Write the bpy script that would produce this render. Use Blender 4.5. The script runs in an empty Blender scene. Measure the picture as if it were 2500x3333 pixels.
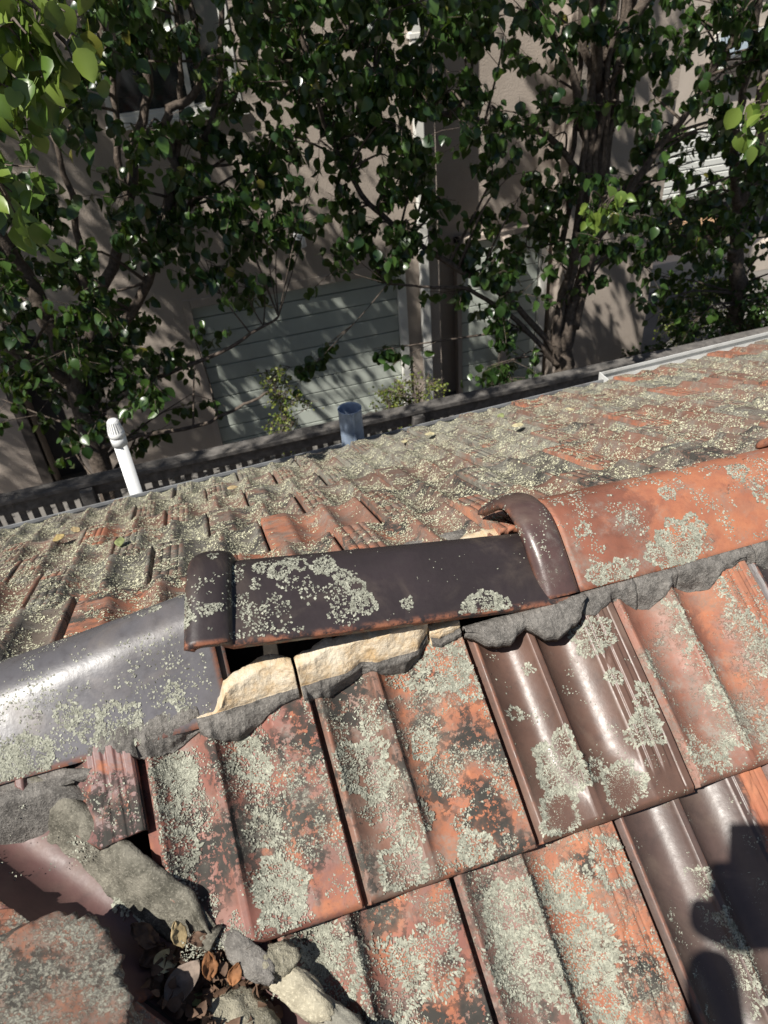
import bpy, bmesh, math, random
import numpy as np
from mathutils import Vector, Matrix

# ------------------------------------------------------------------ camera, sky, sun, exposure
scene = bpy.context.scene
COL = scene.collection
cam_data = bpy.data.cameras.new("camera")
cam = bpy.data.objects.new("camera", cam_data)
COL.objects.link(cam)
scene.camera = cam
cam_data.sensor_fit = 'HORIZONTAL'
cam_data.sensor_width = 36.0
cam_data.lens = 36.0
cam_data.clip_start = 0.01
cam_data.clip_end = 600.0
CAM_POS = Vector((-0.0477, -0.4324, 0.8938))
CAM_F = Vector((0.19232824, 0.77096016, -0.6071493))
CAM_R = Vector((0.95320333, -0.29383513, -0.07116414))
CAM_U = Vector((0.23326651, 0.56504986, 0.79139458))
_m = Matrix((CAM_R, CAM_U, -CAM_F)).transposed().to_4x4()
_m.translation = CAM_POS
cam.matrix_world = _m
cam_data.dof.use_dof = True
cam_data.dof.focus_distance = 1.2
cam_data.dof.aperture_fstop = 15.0

SUN_D = Vector((0.495, 0.315, -0.81)).normalized()      # the way the light travels
SUN_EL = math.asin(-SUN_D.z)
world = bpy.data.worlds.new("World")
scene.world = world
world.use_nodes = True
wn = world.node_tree
wn.nodes.clear()
sky = wn.nodes.new("ShaderNodeTexSky")
sky.sky_type = 'NISHITA'
sky.sun_disc = False
sky.sun_elevation = SUN_EL
sky.sun_rotation = math.atan2(-SUN_D.x, -SUN_D.y)
bg = wn.nodes.new("ShaderNodeBackground")
bg.inputs[1].default_value = 0.05
wo = wn.nodes.new("ShaderNodeOutputWorld")
wn.links.new(sky.outputs[0], bg.inputs[0])
wn.links.new(bg.outputs[0], wo.inputs[0])
sun_data = bpy.data.lights.new("sun", 'SUN')
sun_data.energy = 5.0
sun_data.angle = math.radians(0.53)
sun_data.color = (1.0, 0.955, 0.88)
sun = bpy.data.objects.new("sun", sun_data)
COL.objects.link(sun)
sun.rotation_mode = 'QUATERNION'
sun.rotation_quaternion = SUN_D.to_track_quat('-Z', 'Y')
scene.view_settings.view_transform = 'Standard'
scene.view_settings.look = 'None'
scene.view_settings.exposure = 0.42
scene.view_settings.gamma = 1.0
scene.view_settings.use_curve_mapping = False
scene.cycles.max_bounces = 6
scene.cycles.diffuse_bounces = 3
scene.cycles.transmission_bounces = 3
scene.cycles.use_denoising = True

rng = np.random.default_rng(11)
random.seed(4)

# ------------------------------------------------------------------ small helpers
def link(name, me, parent=None, mat=None, smooth=True, kind=None):
    o = bpy.data.objects.new(name, me)
    COL.objects.link(o)
    if parent is not None:
        o.parent = parent
    if mat is not None:
        for m in (mat if isinstance(mat, (list, tuple)) else [mat]):
            me.materials.append(m)
    if smooth and len(me.polygons):
        me.polygons.foreach_set('use_smooth', np.ones(len(me.polygons), dtype=bool))
    if kind:
        o['kind'] = kind
    return o

def mesh_np(name, V, F, uv=None):
    """V (n,3); F (m,k) or list of such arrays"""
    V = np.asarray(V, dtype=np.float32).reshape(-1, 3)
    Fs = F if isinstance(F, list) else [F]
    Fs = [np.asarray(f, dtype=np.int32) for f in Fs if len(f)]
    me = bpy.data.meshes.new(name)
    me.vertices.add(len(V))
    me.vertices.foreach_set('co', V.ravel())
    idx = np.concatenate([f.ravel() for f in Fs])
    tot = np.concatenate([np.full(len(f), f.shape[1], dtype=np.int32) for f in Fs])
    start = np.concatenate([[0], np.cumsum(tot)[:-1]]).astype(np.int32)
    me.loops.add(len(idx))
    me.loops.foreach_set('vertex_index', idx)
    me.polygons.add(len(tot))
    me.polygons.foreach_set('loop_start', start)
    me.update(calc_edges=True)
    if uv is not None:
        l = me.uv_layers.new(name='UVMap')
        l.data.foreach_set('uv', np.asarray(uv, dtype=np.float32)[idx].ravel())
    return me

def thing(name, label, cat, loc=(0, 0, 0), group=None):
    o = bpy.data.objects.new(name, None)
    COL.objects.link(o)
    o.location = loc
    o.empty_display_size = 0.1
    o['label'] = label
    o['category'] = cat
    if group:
        o['group'] = group
    return o

def tag(o, label, cat, group=None):
    o['label'] = label
    o['category'] = cat
    if group:
        o['group'] = group
    return o

class Boxes:
    """collects boxes, prisms and tubes, links them as one mesh"""
    def __init__(s): s.bm = bmesh.new()
    def box(s, x0, x1, y0, y1, z0, z1, bev=0.0):
        r = bmesh.ops.create_cube(s.bm, size=1.0)
        for v in r['verts']:
            v.co = Vector(((x0+x1)/2 + v.co.x*(x1-x0), (y0+y1)/2 + v.co.y*(y1-y0), (z0+z1)/2 + v.co.z*(z1-z0)))
        if bev > 0:
            es = list({e for v in r['verts'] for e in v.link_edges})
            bmesh.ops.bevel(s.bm, geom=es, offset=bev, segments=2, affect='EDGES', profile=0.5)
        return s
    def tube(s, pts, radii, seg=8, cap=True, jit=0.0):
        pts = [Vector(p) for p in pts]
        rings = []
        for i, p in enumerate(pts):
            d = (pts[min(i+1, len(pts)-1)] - pts[max(i-1, 0)]).normalized()
            a = d.orthogonal().normalized() if i == 0 else (rings_a - d*rings_a.dot(d)).normalized()
            rings_a = a
            b = d.cross(a)
            ring = []
            for k in range(seg):
                t = 2*math.pi*k/seg
                rr = radii[i]*(1+random.uniform(-jit, jit))
                ring.append(s.bm.verts.new(p + (a*math.cos(t) + b*math.sin(t))*rr))
            rings.append(ring)
        for i in range(len(rings)-1):
            for k in range(seg):
                s.bm.faces.new((rings[i][k], rings[i][(k+1) % seg], rings[i+1][(k+1) % seg], rings[i+1][k]))
        if cap:
            s.bm.faces.new(rings[0][::-1]); s.bm.faces.new(rings[-1])
        return s
    def build(s, name, mat, parent=None, smooth=False, kind=None):
        me = bpy.data.meshes.new(name)
        s.bm.normal_update()
        s.bm.to_mesh(me); s.bm.free()
        return link(name, me, parent, mat, smooth, kind)

def hsh(ix, iy, seed):
    n = (ix.astype(np.int64)*374761393 + iy.astype(np.int64)*668265263 + seed*974634777) & 0x7fffffff
    n = ((n ^ (n >> 13))*1274126177) & 0x7fffffff
    n = (n ^ (n >> 16)) & 0xffff
    return n/65535.0

def vnoise(x, y, seed=0):
    x = np.asarray(x, float); y = np.asarray(y, float)
    ix = np.floor(x); iy = np.floor(y); fx = x-ix; fy = y-iy
    fx = fx*fx*(3-2*fx); fy = fy*fy*(3-2*fy)
    a = hsh(ix, iy, seed); b = hsh(ix+1, iy, seed); c = hsh(ix, iy+1, seed); d = hsh(ix+1, iy+1, seed)
    return a+(b-a)*fx+(c-a)*fy+(a-b-c+d)*fx*fy

def fbm(x, y, seed=0, oct=4):
    s = 0; a = 0.5; t = 0
    for i in range(oct):
        s = s + a*vnoise(x, y, seed+i*17); t += a
        x = np.asarray(x)*2.03; y = np.asarray(y)*2.03; a *= 0.5
    return s/t

def sstep(a, b, x):
    t = np.clip((x-a)/(b-a), 0, 1)
    return t*t*(3-2*t)

# ------------------------------------------------------------------ materials
class NG:
    def __init__(s, name):
        s.mat = bpy.data.materials.new(name)
        s.mat.use_nodes = True
        s.t = s.mat.node_tree
        s.t.nodes.clear()
        s.out = s.t.nodes.new('ShaderNodeOutputMaterial')
    def n(s, typ, ins=None, **kw):
        nd = s.t.nodes.new(typ)
        for k, v in kw.items(): setattr(nd, k, v)
        for k, v in (ins or {}).items(): s.put(nd.inputs[k], v)
        return nd
    def put(s, sock, v):
        if isinstance(v, bpy.types.NodeSocket): s.t.links.new(v, sock)
        else:
            if hasattr(sock.default_value, '__len__') and not hasattr(v, '__len__'): v = (v, v, v)
            if sock.type == 'RGBA' and len(v) == 3: v = (*v, 1)
            sock.default_value = v
    def math(s, op, a, b=0.0, c=None, clamp=False):
        nd = s.n('ShaderNodeMath', operation=op, use_clamp=clamp)
        s.put(nd.inputs[0], a); s.put(nd.inputs[1], b)
        if c is not None: s.put(nd.inputs[2], c)
        return nd.outputs[0]
    def mix(s, f, a, b):
        nd = s.n('ShaderNodeMix', data_type='RGBA')
        s.put(nd.inputs[0], f); s.put(nd.inputs[6], a); s.put(nd.inputs[7], b)
        return nd.outputs[2]
    def mixf(s, f, a, b):
        nd = s.n('ShaderNodeMix', data_type='FLOAT')
        s.put(nd.inputs[0], f); s.put(nd.inputs[2], a); s.put(nd.inputs[3], b)
        return nd.outputs[0]
    def noise(s, vec, scale, detail=5, rough=0.6, dist=0.0):
        nd = s.n('ShaderNodeTexNoise', {'Scale': scale, 'Detail': detail, 'Roughness': rough, 'Distortion': dist})
        s.put(nd.inputs['Vector'], vec)
        return nd.outputs[0]
    def step(s, x, a, b):
        nd = s.n('ShaderNodeMapRange', interpolation_type='SMOOTHSTEP')
        s.put(nd.inputs[0], x); s.put(nd.inputs[1], a); s.put(nd.inputs[2], b)
        return nd.outputs[0]
    def attr(s, name, typ='OBJECT'):
        nd = s.n('ShaderNodeAttribute', attribute_type=typ, attribute_name=name)
        return nd
    def pos(s, per_object=True):
        tc = s.n('ShaderNodeTexCoord')
        if not per_object: return tc.outputs['Object']
        oi = s.n('ShaderNodeObjectInfo')
        sc = s.math('MULTIPLY', oi.outputs['Random'], 37.0)
        ad = s.n('ShaderNodeVectorMath', operation='ADD')
        s.put(ad.inputs[0], tc.outputs['Object']); s.put(ad.inputs[1], sc)
        return ad.outputs[0]
    def bsdf(s, color, rough=0.6, normal=None, **kw):
        b = s.n('ShaderNodeBsdfPrincipled')
        s.put(b.inputs['Base Color'], color); s.put(b.inputs['Roughness'], rough)
        if normal is not None: s.put(b.inputs['Normal'], normal)
        for k, v in kw.items(): s.put(b.inputs[k.replace('_', ' ')], v)
        s.t.links.new(b.outputs[0], s.out.inputs[0])
        return b
    def bump(s, h, dist, strength=1.0, normal=None):
        nd = s.n('ShaderNodeBump', {'Height': h, 'Distance': dist, 'Strength': strength})
        if normal is not None: s.put(nd.inputs['Normal'], normal)
        return nd.outputs[0]

def make_terracotta():
    g = NG('terracotta')
    p = g.pos()
    uv = g.n('ShaderNodeUVMap')
    ux = g.n('ShaderNodeSeparateXYZ', {0: uv.outputs[0]}).outputs[0]
    oi = g.n('ShaderNodeObjectInfo')
    wa, wb = g.attr('wear_a').outputs['Fac'], g.attr('wear_b').outputs['Fac']
    dirt, crust, gloss = g.attr('dirt').outputs['Fac'], g.attr('crust').outputs['Fac'], g.attr('gloss').outputs['Fac']
    # glaze
    n1 = g.noise(p, 9, 4)
    n2 = g.noise(p, 70, 5)
    vb = g.n('ShaderNodeVectorMath', operation='SCALE'); g.put(vb.inputs[0], oi.outputs['Color']); g.put(vb.inputs['Scale'], 1.45)
    gl = g.mix(g.step(n1, 0.35, 0.7), oi.outputs['Color'], vb.outputs[0])
    gl = g.mix(g.math('MULTIPLY', g.step(n2, 0.45, 0.75), 0.3), gl, (0.03, 0.024, 0.024))
    # bare clay
    n3 = g.noise(p, 28, 6, 0.65)
    clay = g.mix(g.step(n3, 0.3, 0.7), (0.42, 0.155, 0.076), (0.31, 0.106, 0.058))
    clay = g.mix(g.math('MULTIPLY', g.step(g.noise(p, 240, 3), 0.5, 0.8), 0.35), clay, (0.20, 0.07, 0.04))
    wx = g.attr('wear_x').outputs['Fac']
    wmix = g.mixf(g.step(g.math('SUBTRACT', ux, wx), -0.12, 0.12), wa, wb)
    n4 = g.noise(p, 17, 8, 0.68, 0.4)
    wsum = g.math('ADD', n4, g.math('SUBTRACT', wmix, 0.5))
    geo = g.n('ShaderNodeNewGeometry')
    edge = g.math('MULTIPLY', g.step(geo.outputs['Pointiness'], 0.515, 0.60), g.step(g.noise(p, 55, 5, .7), 0.40, 0.58))
    wear = g.math('MAXIMUM', g.step(wsum, 0.44, 0.60), g.math('MULTIPLY', edge, 0.8))
    col = g.mix(wear, gl, clay)
    # soft grey stain and dust
    st1 = g.step(g.math('ADD', g.noise(p, 19, 7, 0.66), g.math('MULTIPLY', g.math('SUBTRACT', crust, 0.5), 0.55)), 0.44, 0.66)
    st2 = g.step(g.noise(p, 210, 4, .7), 0.36, 0.62)
    col = g.mix(g.math('MULTIPLY', st1, g.mixf(st2, 0.22, 0.72)), col, g.mix(g.step(g.noise(p, 33, 3), .4, .6), (0.155, 0.145, 0.125), (0.25, 0.245, 0.215)))
    dust = g.math('MULTIPLY', g.step(g.noise(p, 7, 6, .6, 1.2), 0.48, 0.72), 0.22)
    col = g.mix(dust, col, (0.28, 0.215, 0.16))
    # dark lichen
    dpatch = g.step(g.math('ADD', g.noise(p, 13, 4), g.math('MULTIPLY', g.math('SUBTRACT', dirt, 0.5), 0.7)), 0.45, 0.66)
    dsp = g.step(g.math('ADD', g.noise(p, 115, 5, 0.7), g.math('MULTIPLY', dpatch, 0.19)), 0.60, 0.655)
    dark = g.math('MULTIPLY', dsp, g.math('MULTIPLY', dpatch, 1.0))
    col = g.mix(dark, col, (0.030, 0.028, 0.025))
    # grey-green crust
    cp = g.step(g.math('ADD', g.noise(p, 11, 5, 0.62), g.math('MULTIPLY', g.math('SUBTRACT', crust, 0.5), 0.8)), 0.42, 0.70)
    n5 = g.noise(p, 190, 5, 0.72)
    csp = g.step(g.math('ADD', n5, g.math('MULTIPLY', cp, 0.2)), 0.62, 0.68)
    cr = g.math('MULTIPLY', csp, cp)
    ccol = g.mix(g.step(g.noise(p, 420, 2), 0.4, 0.65), (0.16, 0.155, 0.13), (0.42, 0.42, 0.335))
    col = g.mix(cr, col, ccol)
    film = g.math('ADD', 0.05, g.math('MULTIPLY', cp, 0.30))
    col = g.mix(film, col, (0.22, 0.20, 0.165))
    rb0 = g.math('MULTIPLY', g.math('MAXIMUM', st1, g.math('MULTIPLY', dust, 2.0)), 0.22)
    rb = g.mixf(wear, g.math('SUBTRACT', 0.66, g.math('MULTIPLY', gloss, 0.29)), 0.85)
    rb = g.math('ADD', rb, g.math('MULTIPLY', g.math('SUBTRACT', g.noise(p, 150, 4), 0.5), 0.25))
    rb = g.math('ADD', rb, rb0)
    rough = g.mixf(g.math('MAXIMUM', cr, dark), rb, 0.95)
    h = g.math('ADD', g.math('MULTIPLY', cr, 0.7), g.math('MULTIPLY', dark, 0.25))
    h = g.math('ADD', h, g.math('MULTIPLY', n2, 0.28))
    h = g.math('ADD', h, g.math('MULTIPLY', g.math('SUBTRACT', 1.0, wear), 0.12))
    nor = g.bump(h, 0.0016, 0.8)
    g.bsdf(col, rough, nor, **{'Specular_IOR_Level': 0.5})
    return g.mat

def make_lichen(name, c1, c2, c3):
    g = NG(name)
    p = g.pos(False)
    geo = g.n('ShaderNodeNewGeometry')
    r = geo.outputs['Random Per Island']
    col = g.mix(g.step(r, 0.15, 0.6), c1, c2)
    col = g.mix(g.step(r, 0.72, 1.0), col, c3)
    col = g.mix(g.math('MULTIPLY', g.step(g.noise(p, 75, 4), 0.42, 0.66), 0.6), col, (0.20, 0.20, 0.16))
    g.bsdf(col, 0.92, None, **{'Specular_IOR_Level': 0.15})
    return g.mat

def make_grainy(name, c1, c2, scale=120, fine=600, bump=0.0015, spots=None, rough=0.95, big=14):
    g = NG(name)
    p = g.pos()
    a = g.noise(p, big, 5, 0.6)
    b = g.noise(p, fine, 4, 0.7)
    m = g.noise(p, scale, 5, 0.65)
    col = g.mix(g.step(g.math('ADD', g.math('MULTIPLY', a, 0.6), g.math('MULTIPLY', m, 0.4)), 0.36, 0.64), c1, c2)
    sp = g.math('MULTIPLY', g.step(b, 0.5, 0.7), 0.45)
    col = g.mix(sp, col, tuple(min(1, x*1.9) for x in c2) if spots is None else spots)
    col = g.mix(g.math('MULTIPLY', g.step(b, 0.42, 0.25), 0.5), col, tuple(x*0.45 for x in c1))
    h = g.math('ADD', g.math('MULTIPLY', b, 0.6), m)
    g.bsdf(col, rough, g.bump(h, bump, 0.9), **{'Specular_IOR_Level': 0.2})
    return g.mat

M = {}
M['tile'] = make_terracotta()
M['lichen'] = make_lichen('pale_lichen', (0.27, 0.272, 0.222), (0.42, 0.425, 0.345), (0.15, 0.15, 0.125))
M['lichen_far'] = make_lichen('yellowish_lichen', (0.42, 0.41, 0.28), (0.62, 0.60, 0.44), (0.20, 0.19, 0.14))
M['mortar'] = make_grainy('grey_mortar', (0.10, 0.093, 0.085), (0.235, 0.22, 0.20), 110, 340, 0.0050, big=38)
M['cream'] = make_grainy('broken_mortar', (0.54, 0.38, 0.21), (0.68, 0.60, 0.47), 70, 420, 0.0026, (0.72, 0.66, 0.54), big=22)
M['pale_mortar'] = make_grainy('weathered_mortar', (0.30, 0.27, 0.20), (0.45, 0.41, 0.31), 60, 280, 0.003)
M['greenmortar'] = make_grainy('mossy_mortar', (0.085, 0.080, 0.064), (0.23, 0.215, 0.175), 75, 340, 0.0045, big=40)
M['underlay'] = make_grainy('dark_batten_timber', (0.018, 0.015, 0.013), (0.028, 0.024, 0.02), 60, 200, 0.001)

def tone(o, glaze, wear_a, wear_b, dirt, crust, gloss, wear_x=0.45):
    o.color = (*glaze, 1)
    o['wear_a'] = float(wear_a); o['wear_b'] = float(wear_b); o['dirt'] = float(dirt)
    o['crust'] = float(crust); o['gloss'] = float(gloss); o['wear_x'] = float(wear_x)

# ------------------------------------------------------------------ the roof
ROOF = thing('tiled_roof', 'old terracotta tiled roof covered in pale lichen, with broken ridge and mortar', 'roof', (0, 0, 0))
ROOF['kind'] = 'thing'
P0 = math.radians(27.12)
TW, TL = 0.22, 0.385
CU, CV, CN = (Vector((1, 0, 0)), Vector((0, math.cos(P0), math.sin(P0))), Vector((0, -math.sin(P0), math.cos(P0))))

def tile_h(u, v, tail_keep=0.25, pan=1.0, bars=0):
    u = np.asarray(u, float); v = np.asarray(v, float)
    h = np.zeros(np.broadcast(u, v).shape)
    u = np.broadcast_to(u, h.shape); v = np.broadcast_to(v, h.shape)
    t1 = np.clip((u-0.007)/0.071, 0, 1); t2 = np.clip((u-0.0865)/0.0735, 0, 1)
    p1 = -0.021*pan*np.sin(np.pi*t1)**0.85 - 0.003*(1-t1)
    p2 = -0.023*pan*np.sin(np.pi*t2**0.86)**0.85
    h = np.where(u < 0.007, -0.003, h)
    h = np.where((u >= 0.007) & (u < 0.078), p1, h)
    h = np.where((u >= 0.078) & (u < 0.0865), 0.0012, h)
    h = np.where((u >= 0.0865) & (u < 0.160), p2, h)
    k = sstep(0.085, 0.016, v)
    body = (u > 0.003) & (u < 0.2115)
    h = np.where(body, h*(1-k*(1-tail_keep)) - 0.003*k, h)
    if bars:
        fl = np.zeros_like(h)
        for c, w in ((0.1725, 0.0045), (0.1875, 0.0045)):
            fl = np.maximum(fl, sstep(w+0.0012, w-0.0006, np.abs(u-c)))
        for v0 in ((0.10, 0.205) if bars == 1 else (0.16, 0.29)):
            dgn = v - v0 - (u-0.18)*1.6
            fl = np.where(np.abs(dgn) < 0.0055, fl*0.0, fl)
        fl *= sstep(0.03, 0.05, v)
        h = h + 0.0022*fl - 0.0012*sstep(0.0016, 0.0004, np.abs(u-0.2005))*(u < 0.2115)
    h = h - np.where(v < 0.009, 0.010*(1-np.clip(v, 0, .009)/0.009)**2, 0)
    h = np.where(u < 0.003, np.where(u < 0.0, -0.019, -0.0075), h)
    h = np.where(u > 0.2115, -0.012, h)
    return h

US_HI = np.unique(np.round(np.concatenate([[-0.012, -0.0012, 0.0, 0.0022, 0.0031], np.linspace(0.0068, 0.078, 24), [0.0782, 0.0805, 0.083, 0.0855, 0.0866],
        np.linspace(0.089, 0.16, 24), np.linspace(0.1612, 0.2112, 46), [0.2117, 0.2135]]), 5))
US_LO = np.unique(np.round(np.concatenate([[-0.012, -0.0012, 0.0, 0.0031], np.linspace(0.007, 0.078, 11), [0.0855, 0.0867],
        np.linspace(0.093, 0.16, 11), [0.166, 0.1665, 0.168, 0.1685, 0.181, 0.1815, 0.183, 0.1835, 0.1965, 0.197, 0.1985, 0.199, 0.2112, 0.2118, 0.2135]]), 5))

def lo_grooves(u, v):
    g = np.zeros(np.broadcast(u, v).shape)
    for c in (0.1672, 0.1822, 0.1977):
        g = g - 0.0025*(np.abs(np.broadcast_to(u, g.shape)-c) < 0.0009)
    return g

def solid_grid(name, P, thick, uvs=None, mats=None):
    """closed shell from a (nv,nu,3) sheet: back face pushed along the reversed normal"""
    nv, nu, _ = P.shape
    du = np.gradient(P, axis=1); dv = np.gradient(P, axis=0)
    N = np.cross(du, dv); N /= np.maximum(np.linalg.norm(N, axis=2, keepdims=True), 1e-12)
    if np.isscalar(thick): B = P - N*thick
    else: B = P + np.asarray(thick)
    V = np.concatenate([P.reshape(-1, 3), B.reshape(-1, 3)])
    I = np.arange(nv*nu).reshape(nv, nu); J = I + nv*nu
    q = lambda A: np.stack([A[:-1, :-1], A[:-1, 1:], A[1:, 1:], A[1:, :-1]], -1).reshape(-1, 4)
    F = [q(I), q(J)[:, ::-1]]
    def side(a, b): return np.stack([a[:-1], b[:-1], b[1:], a[1:]], -1)
    F += [side(I[0], J[0]), side(J[-1], I[-1]), side(J[:, 0], I[:, 0]), side(I[:, -1], J[:, -1])]
    if uvs is None:
        a, b = np.meshgrid(np.linspace(0, 1, nu), np.linspace(0, 1, nv))
        uvs = np.stack([a, b], -1)
    uv = np.concatenate([uvs.reshape(-1, 2)]*2)
    me = mesh_np(name, V, np.concatenate(F), uv)
    return me, N

class Surf:
    """sampling of a (nv,nu,3) sheet for things growing on it"""
    def __init__(s, P):
        s.P = P
        du = np.gradient(P, axis=1); dv = np.gradient(P, axis=0)
        N = np.cross(du, dv); s.N = N/np.maximum(np.linalg.norm(N, axis=2, keepdims=True), 1e-12)
    def at(s, a, b):
        nv, nu, _ = s.P.shape
        x = np.clip(a, 0, 1)*(nu-1); y = np.clip(b, 0, 1)*(nv-1)
        i = np.minimum(x.astype(int), nu-2); j = np.minimum(y.astype(int), nv-2)
        fx = (x-i)[:, None]; fy = (y-j)[:, None]
        def bl(G): return (G[j, i]*(1-fx)+G[j, i+1]*fx)*(1-fy)+(G[j+1, i]*(1-fx)+G[j+1, i+1]*fx)*fy
        n = bl(s.N)
        return bl(s.P), n/np.maximum(np.linalg.norm(n, axis=1, keepdims=True), 1e-9)

def flakes(P, N, size, lift=0.0006, tilt=0.35, radial=None):
    lift *= 0.75; tilt *= 0.7
    """lichen lobes: little cupped hexagons lying on the surface"""
    K = len(P); m = 6
    if K == 0: return np.zeros((0, 3)), np.zeros((0, 3), int)
    size = np.broadcast_to(size, (K,))
    n = N + rng.normal(0, tilt, (K, 3)); n /= np.linalg.norm(n, axis=1, keepdims=True)
    r = rng.normal(0, 1, (K, 3)) if radial is None else radial + rng.normal(0, .25, (K, 3))
    t = r - n*np.sum(r*n, 1, keepdims=True); t /= np.maximum(np.linalg.norm(t, axis=1, keepdims=True), 1e-9)
    b = np.cross(n, t)
    el = 1.0 if radial is None else 1.35
    V = np.zeros((K, m+1, 3))
    V[:, 0] = P + N*(lift*rng.uniform(0.5, 1.6, (K, 1)))
    for k in range(m):
        th = 2*math.pi*k/m + rng.uniform(-.35, .35, (K, 1))
        rr = size[:, None]*0.5*rng.uniform(0.65, 1.3, (K, 1))
        V[:, 1+k] = P + (t*np.cos(th)*el + b*np.sin(th)/el)*rr + N*(lift*rng.uniform(0.2, 2.2, (K, 1))) + n*0.0
        V[:, 1+k] += n*np.zeros((K, 1))
    base = (np.arange(K)*(m+1))[:, None]
    F = []
    for k in range(m):
        F.append(np.concatenate([base, base+1+k, base+1+(k+1) % m], 1))
    return V.reshape(-1, 3), np.concatenate(F)

def join_vf(parts):
    Vs, Fs, off = [], [], 0
    for V, F in parts:
        if len(V) == 0: continue
        Vs.append(V); Fs.append(F+off); off += len(V)
    if not Vs: return None, None
    return np.concatenate(Vs), np.concatenate(Fs)

def rosette_pts(R, dens, seed):
    """offsets (dx,dy,r/R) of lobes in one lichen rosette with a ragged outline"""
    n = int(dens*R*R*math.pi/(0.0021**2)*1.45)
    a = rng.uniform(0, 2*math.pi, n); rr = np.sqrt(rng.uniform(0, 1, n))
    lim = 0.62+0.55*vnoise(2.2*np.cos(a)+7, 2.2*np.sin(a)+7, seed)+0.22*(vnoise(9*np.cos(a)+3, 9*np.sin(a)+3, seed+5)-.5)
    dx = R*rr*np.cos(a)*lim; dy = R*rr*np.sin(a)*lim
    hole = fbm(dx*110+9, dy*110+9, seed+3, 3)
    keep = (hole > (0.30 if seed % 3 else 0.42) - 0.30*sstep(0.6, 0.9, rr))
    return dx[keep], dy[keep], rr[keep]

def tile_sheet(us, vs, tail_keep, pan=1.0, bars=0, groove=False):
    U, V = np.meshgrid(us, vs)
    H = tile_h(U, V, tail_keep, pan, bars)
    if groove: H = H + lo_grooves(U, V)
    return np.stack([U, V, H], -1)

VS_HI = np.concatenate([[0, 0.002, 0.0045, 0.0075, 0.011], np.linspace(0.016, 0.10, 22), np.linspace(0.104, TL, 64)])
VS_LO = np.concatenate([[0, 0.003, 0.008], np.linspace(0.016, 0.09, 7), np.linspace(0.12, TL, 8)])

def tile_mesh(us, vs, tail_keep, pan=1.0, bars=0, groove=False):
    P = tile_sheet(us, vs, tail_keep, pan, bars, groove)
    back = np.zeros_like(P); back[..., 2] = -0.011 - 0.004*(P[..., 1] < 0.012)
    uv = np.stack([P[..., 0]/TW, P[..., 1]/TL], -1)
    me, _ = solid_grid('roof_tile', P, back, uv)
    return me

def frame(o, U, V, N):
    m = Matrix((U, V, N)).transposed().to_4x4()
    m.translation = o
    return m

def tile_flakes(n, seed, pan_bias=0.6, smin=0.0022, smax=0.0055, thr=0.5, vmin=0.0, vmax=0.36, tail_keep=.3, bars=0):
    u = rng.uniform(0.004, 0.211, n*4); v = rng.uniform(vmin, vmax, n*4)
    d = fbm(u*42+seed*3.1, v*42+seed*1.7, seed, 3)
    pan = ((u > .01) & (u < .075)) | ((u > .09) & (u < .157))
    thr_ = thr - pan_bias*0.16*pan + 0.05*(~pan)
    pr = sstep(thr_-0.06, thr_+0.10, d)
    keep = rng.uniform(0, 1, n*4) < pr
    u, v = u[keep][:n], v[keep][:n]
    e = 0.0015
    h = tile_h(u, v, tail_keep, 1.0, bars)
    hx = (tile_h(u+e, v, tail_keep)-tile_h(u-e, v, tail_keep))/(2*e); hy = (tile_h(u, v+e, tail_keep)-h)/e
    hx = np.clip(hx, -2, 2); hy = np.clip(hy, -2, 2)
    N = np.stack([-hx, -hy, np.ones_like(h)], -1); N /= np.linalg.norm(N, axis=1, keepdims=True)
    s = smin+(smax-smin)*rng.uniform(0, 1, len(u))**2
    return flakes(np.stack([u, v, h], -1), N, s)

def clip_mesh(me, co, no):
    """cut a copy of the mesh along a plane (in the tile's own space), keep the side the normal points to, close it"""
    bm = bmesh.new(); bm.from_mesh(me)
    r = bmesh.ops.bisect_plane(bm, geom=bm.verts[:]+bm.edges[:]+bm.faces[:], plane_co=co, plane_no=no, clear_inner=True)
    ed = [e for e in bm.edges if e.is_boundary]
    if ed: bmesh.ops.holes_fill(bm, edges=ed, sides=0)
    out = bpy.data.meshes.new(me.name); bm.to_mesh(out); bm.free()
    for m in me.materials: out.materials.append(m)
    if len(out.polygons): out.polygons.foreach_set('use_smooth', np.ones(len(out.polygons), dtype=bool))
    return out

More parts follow.
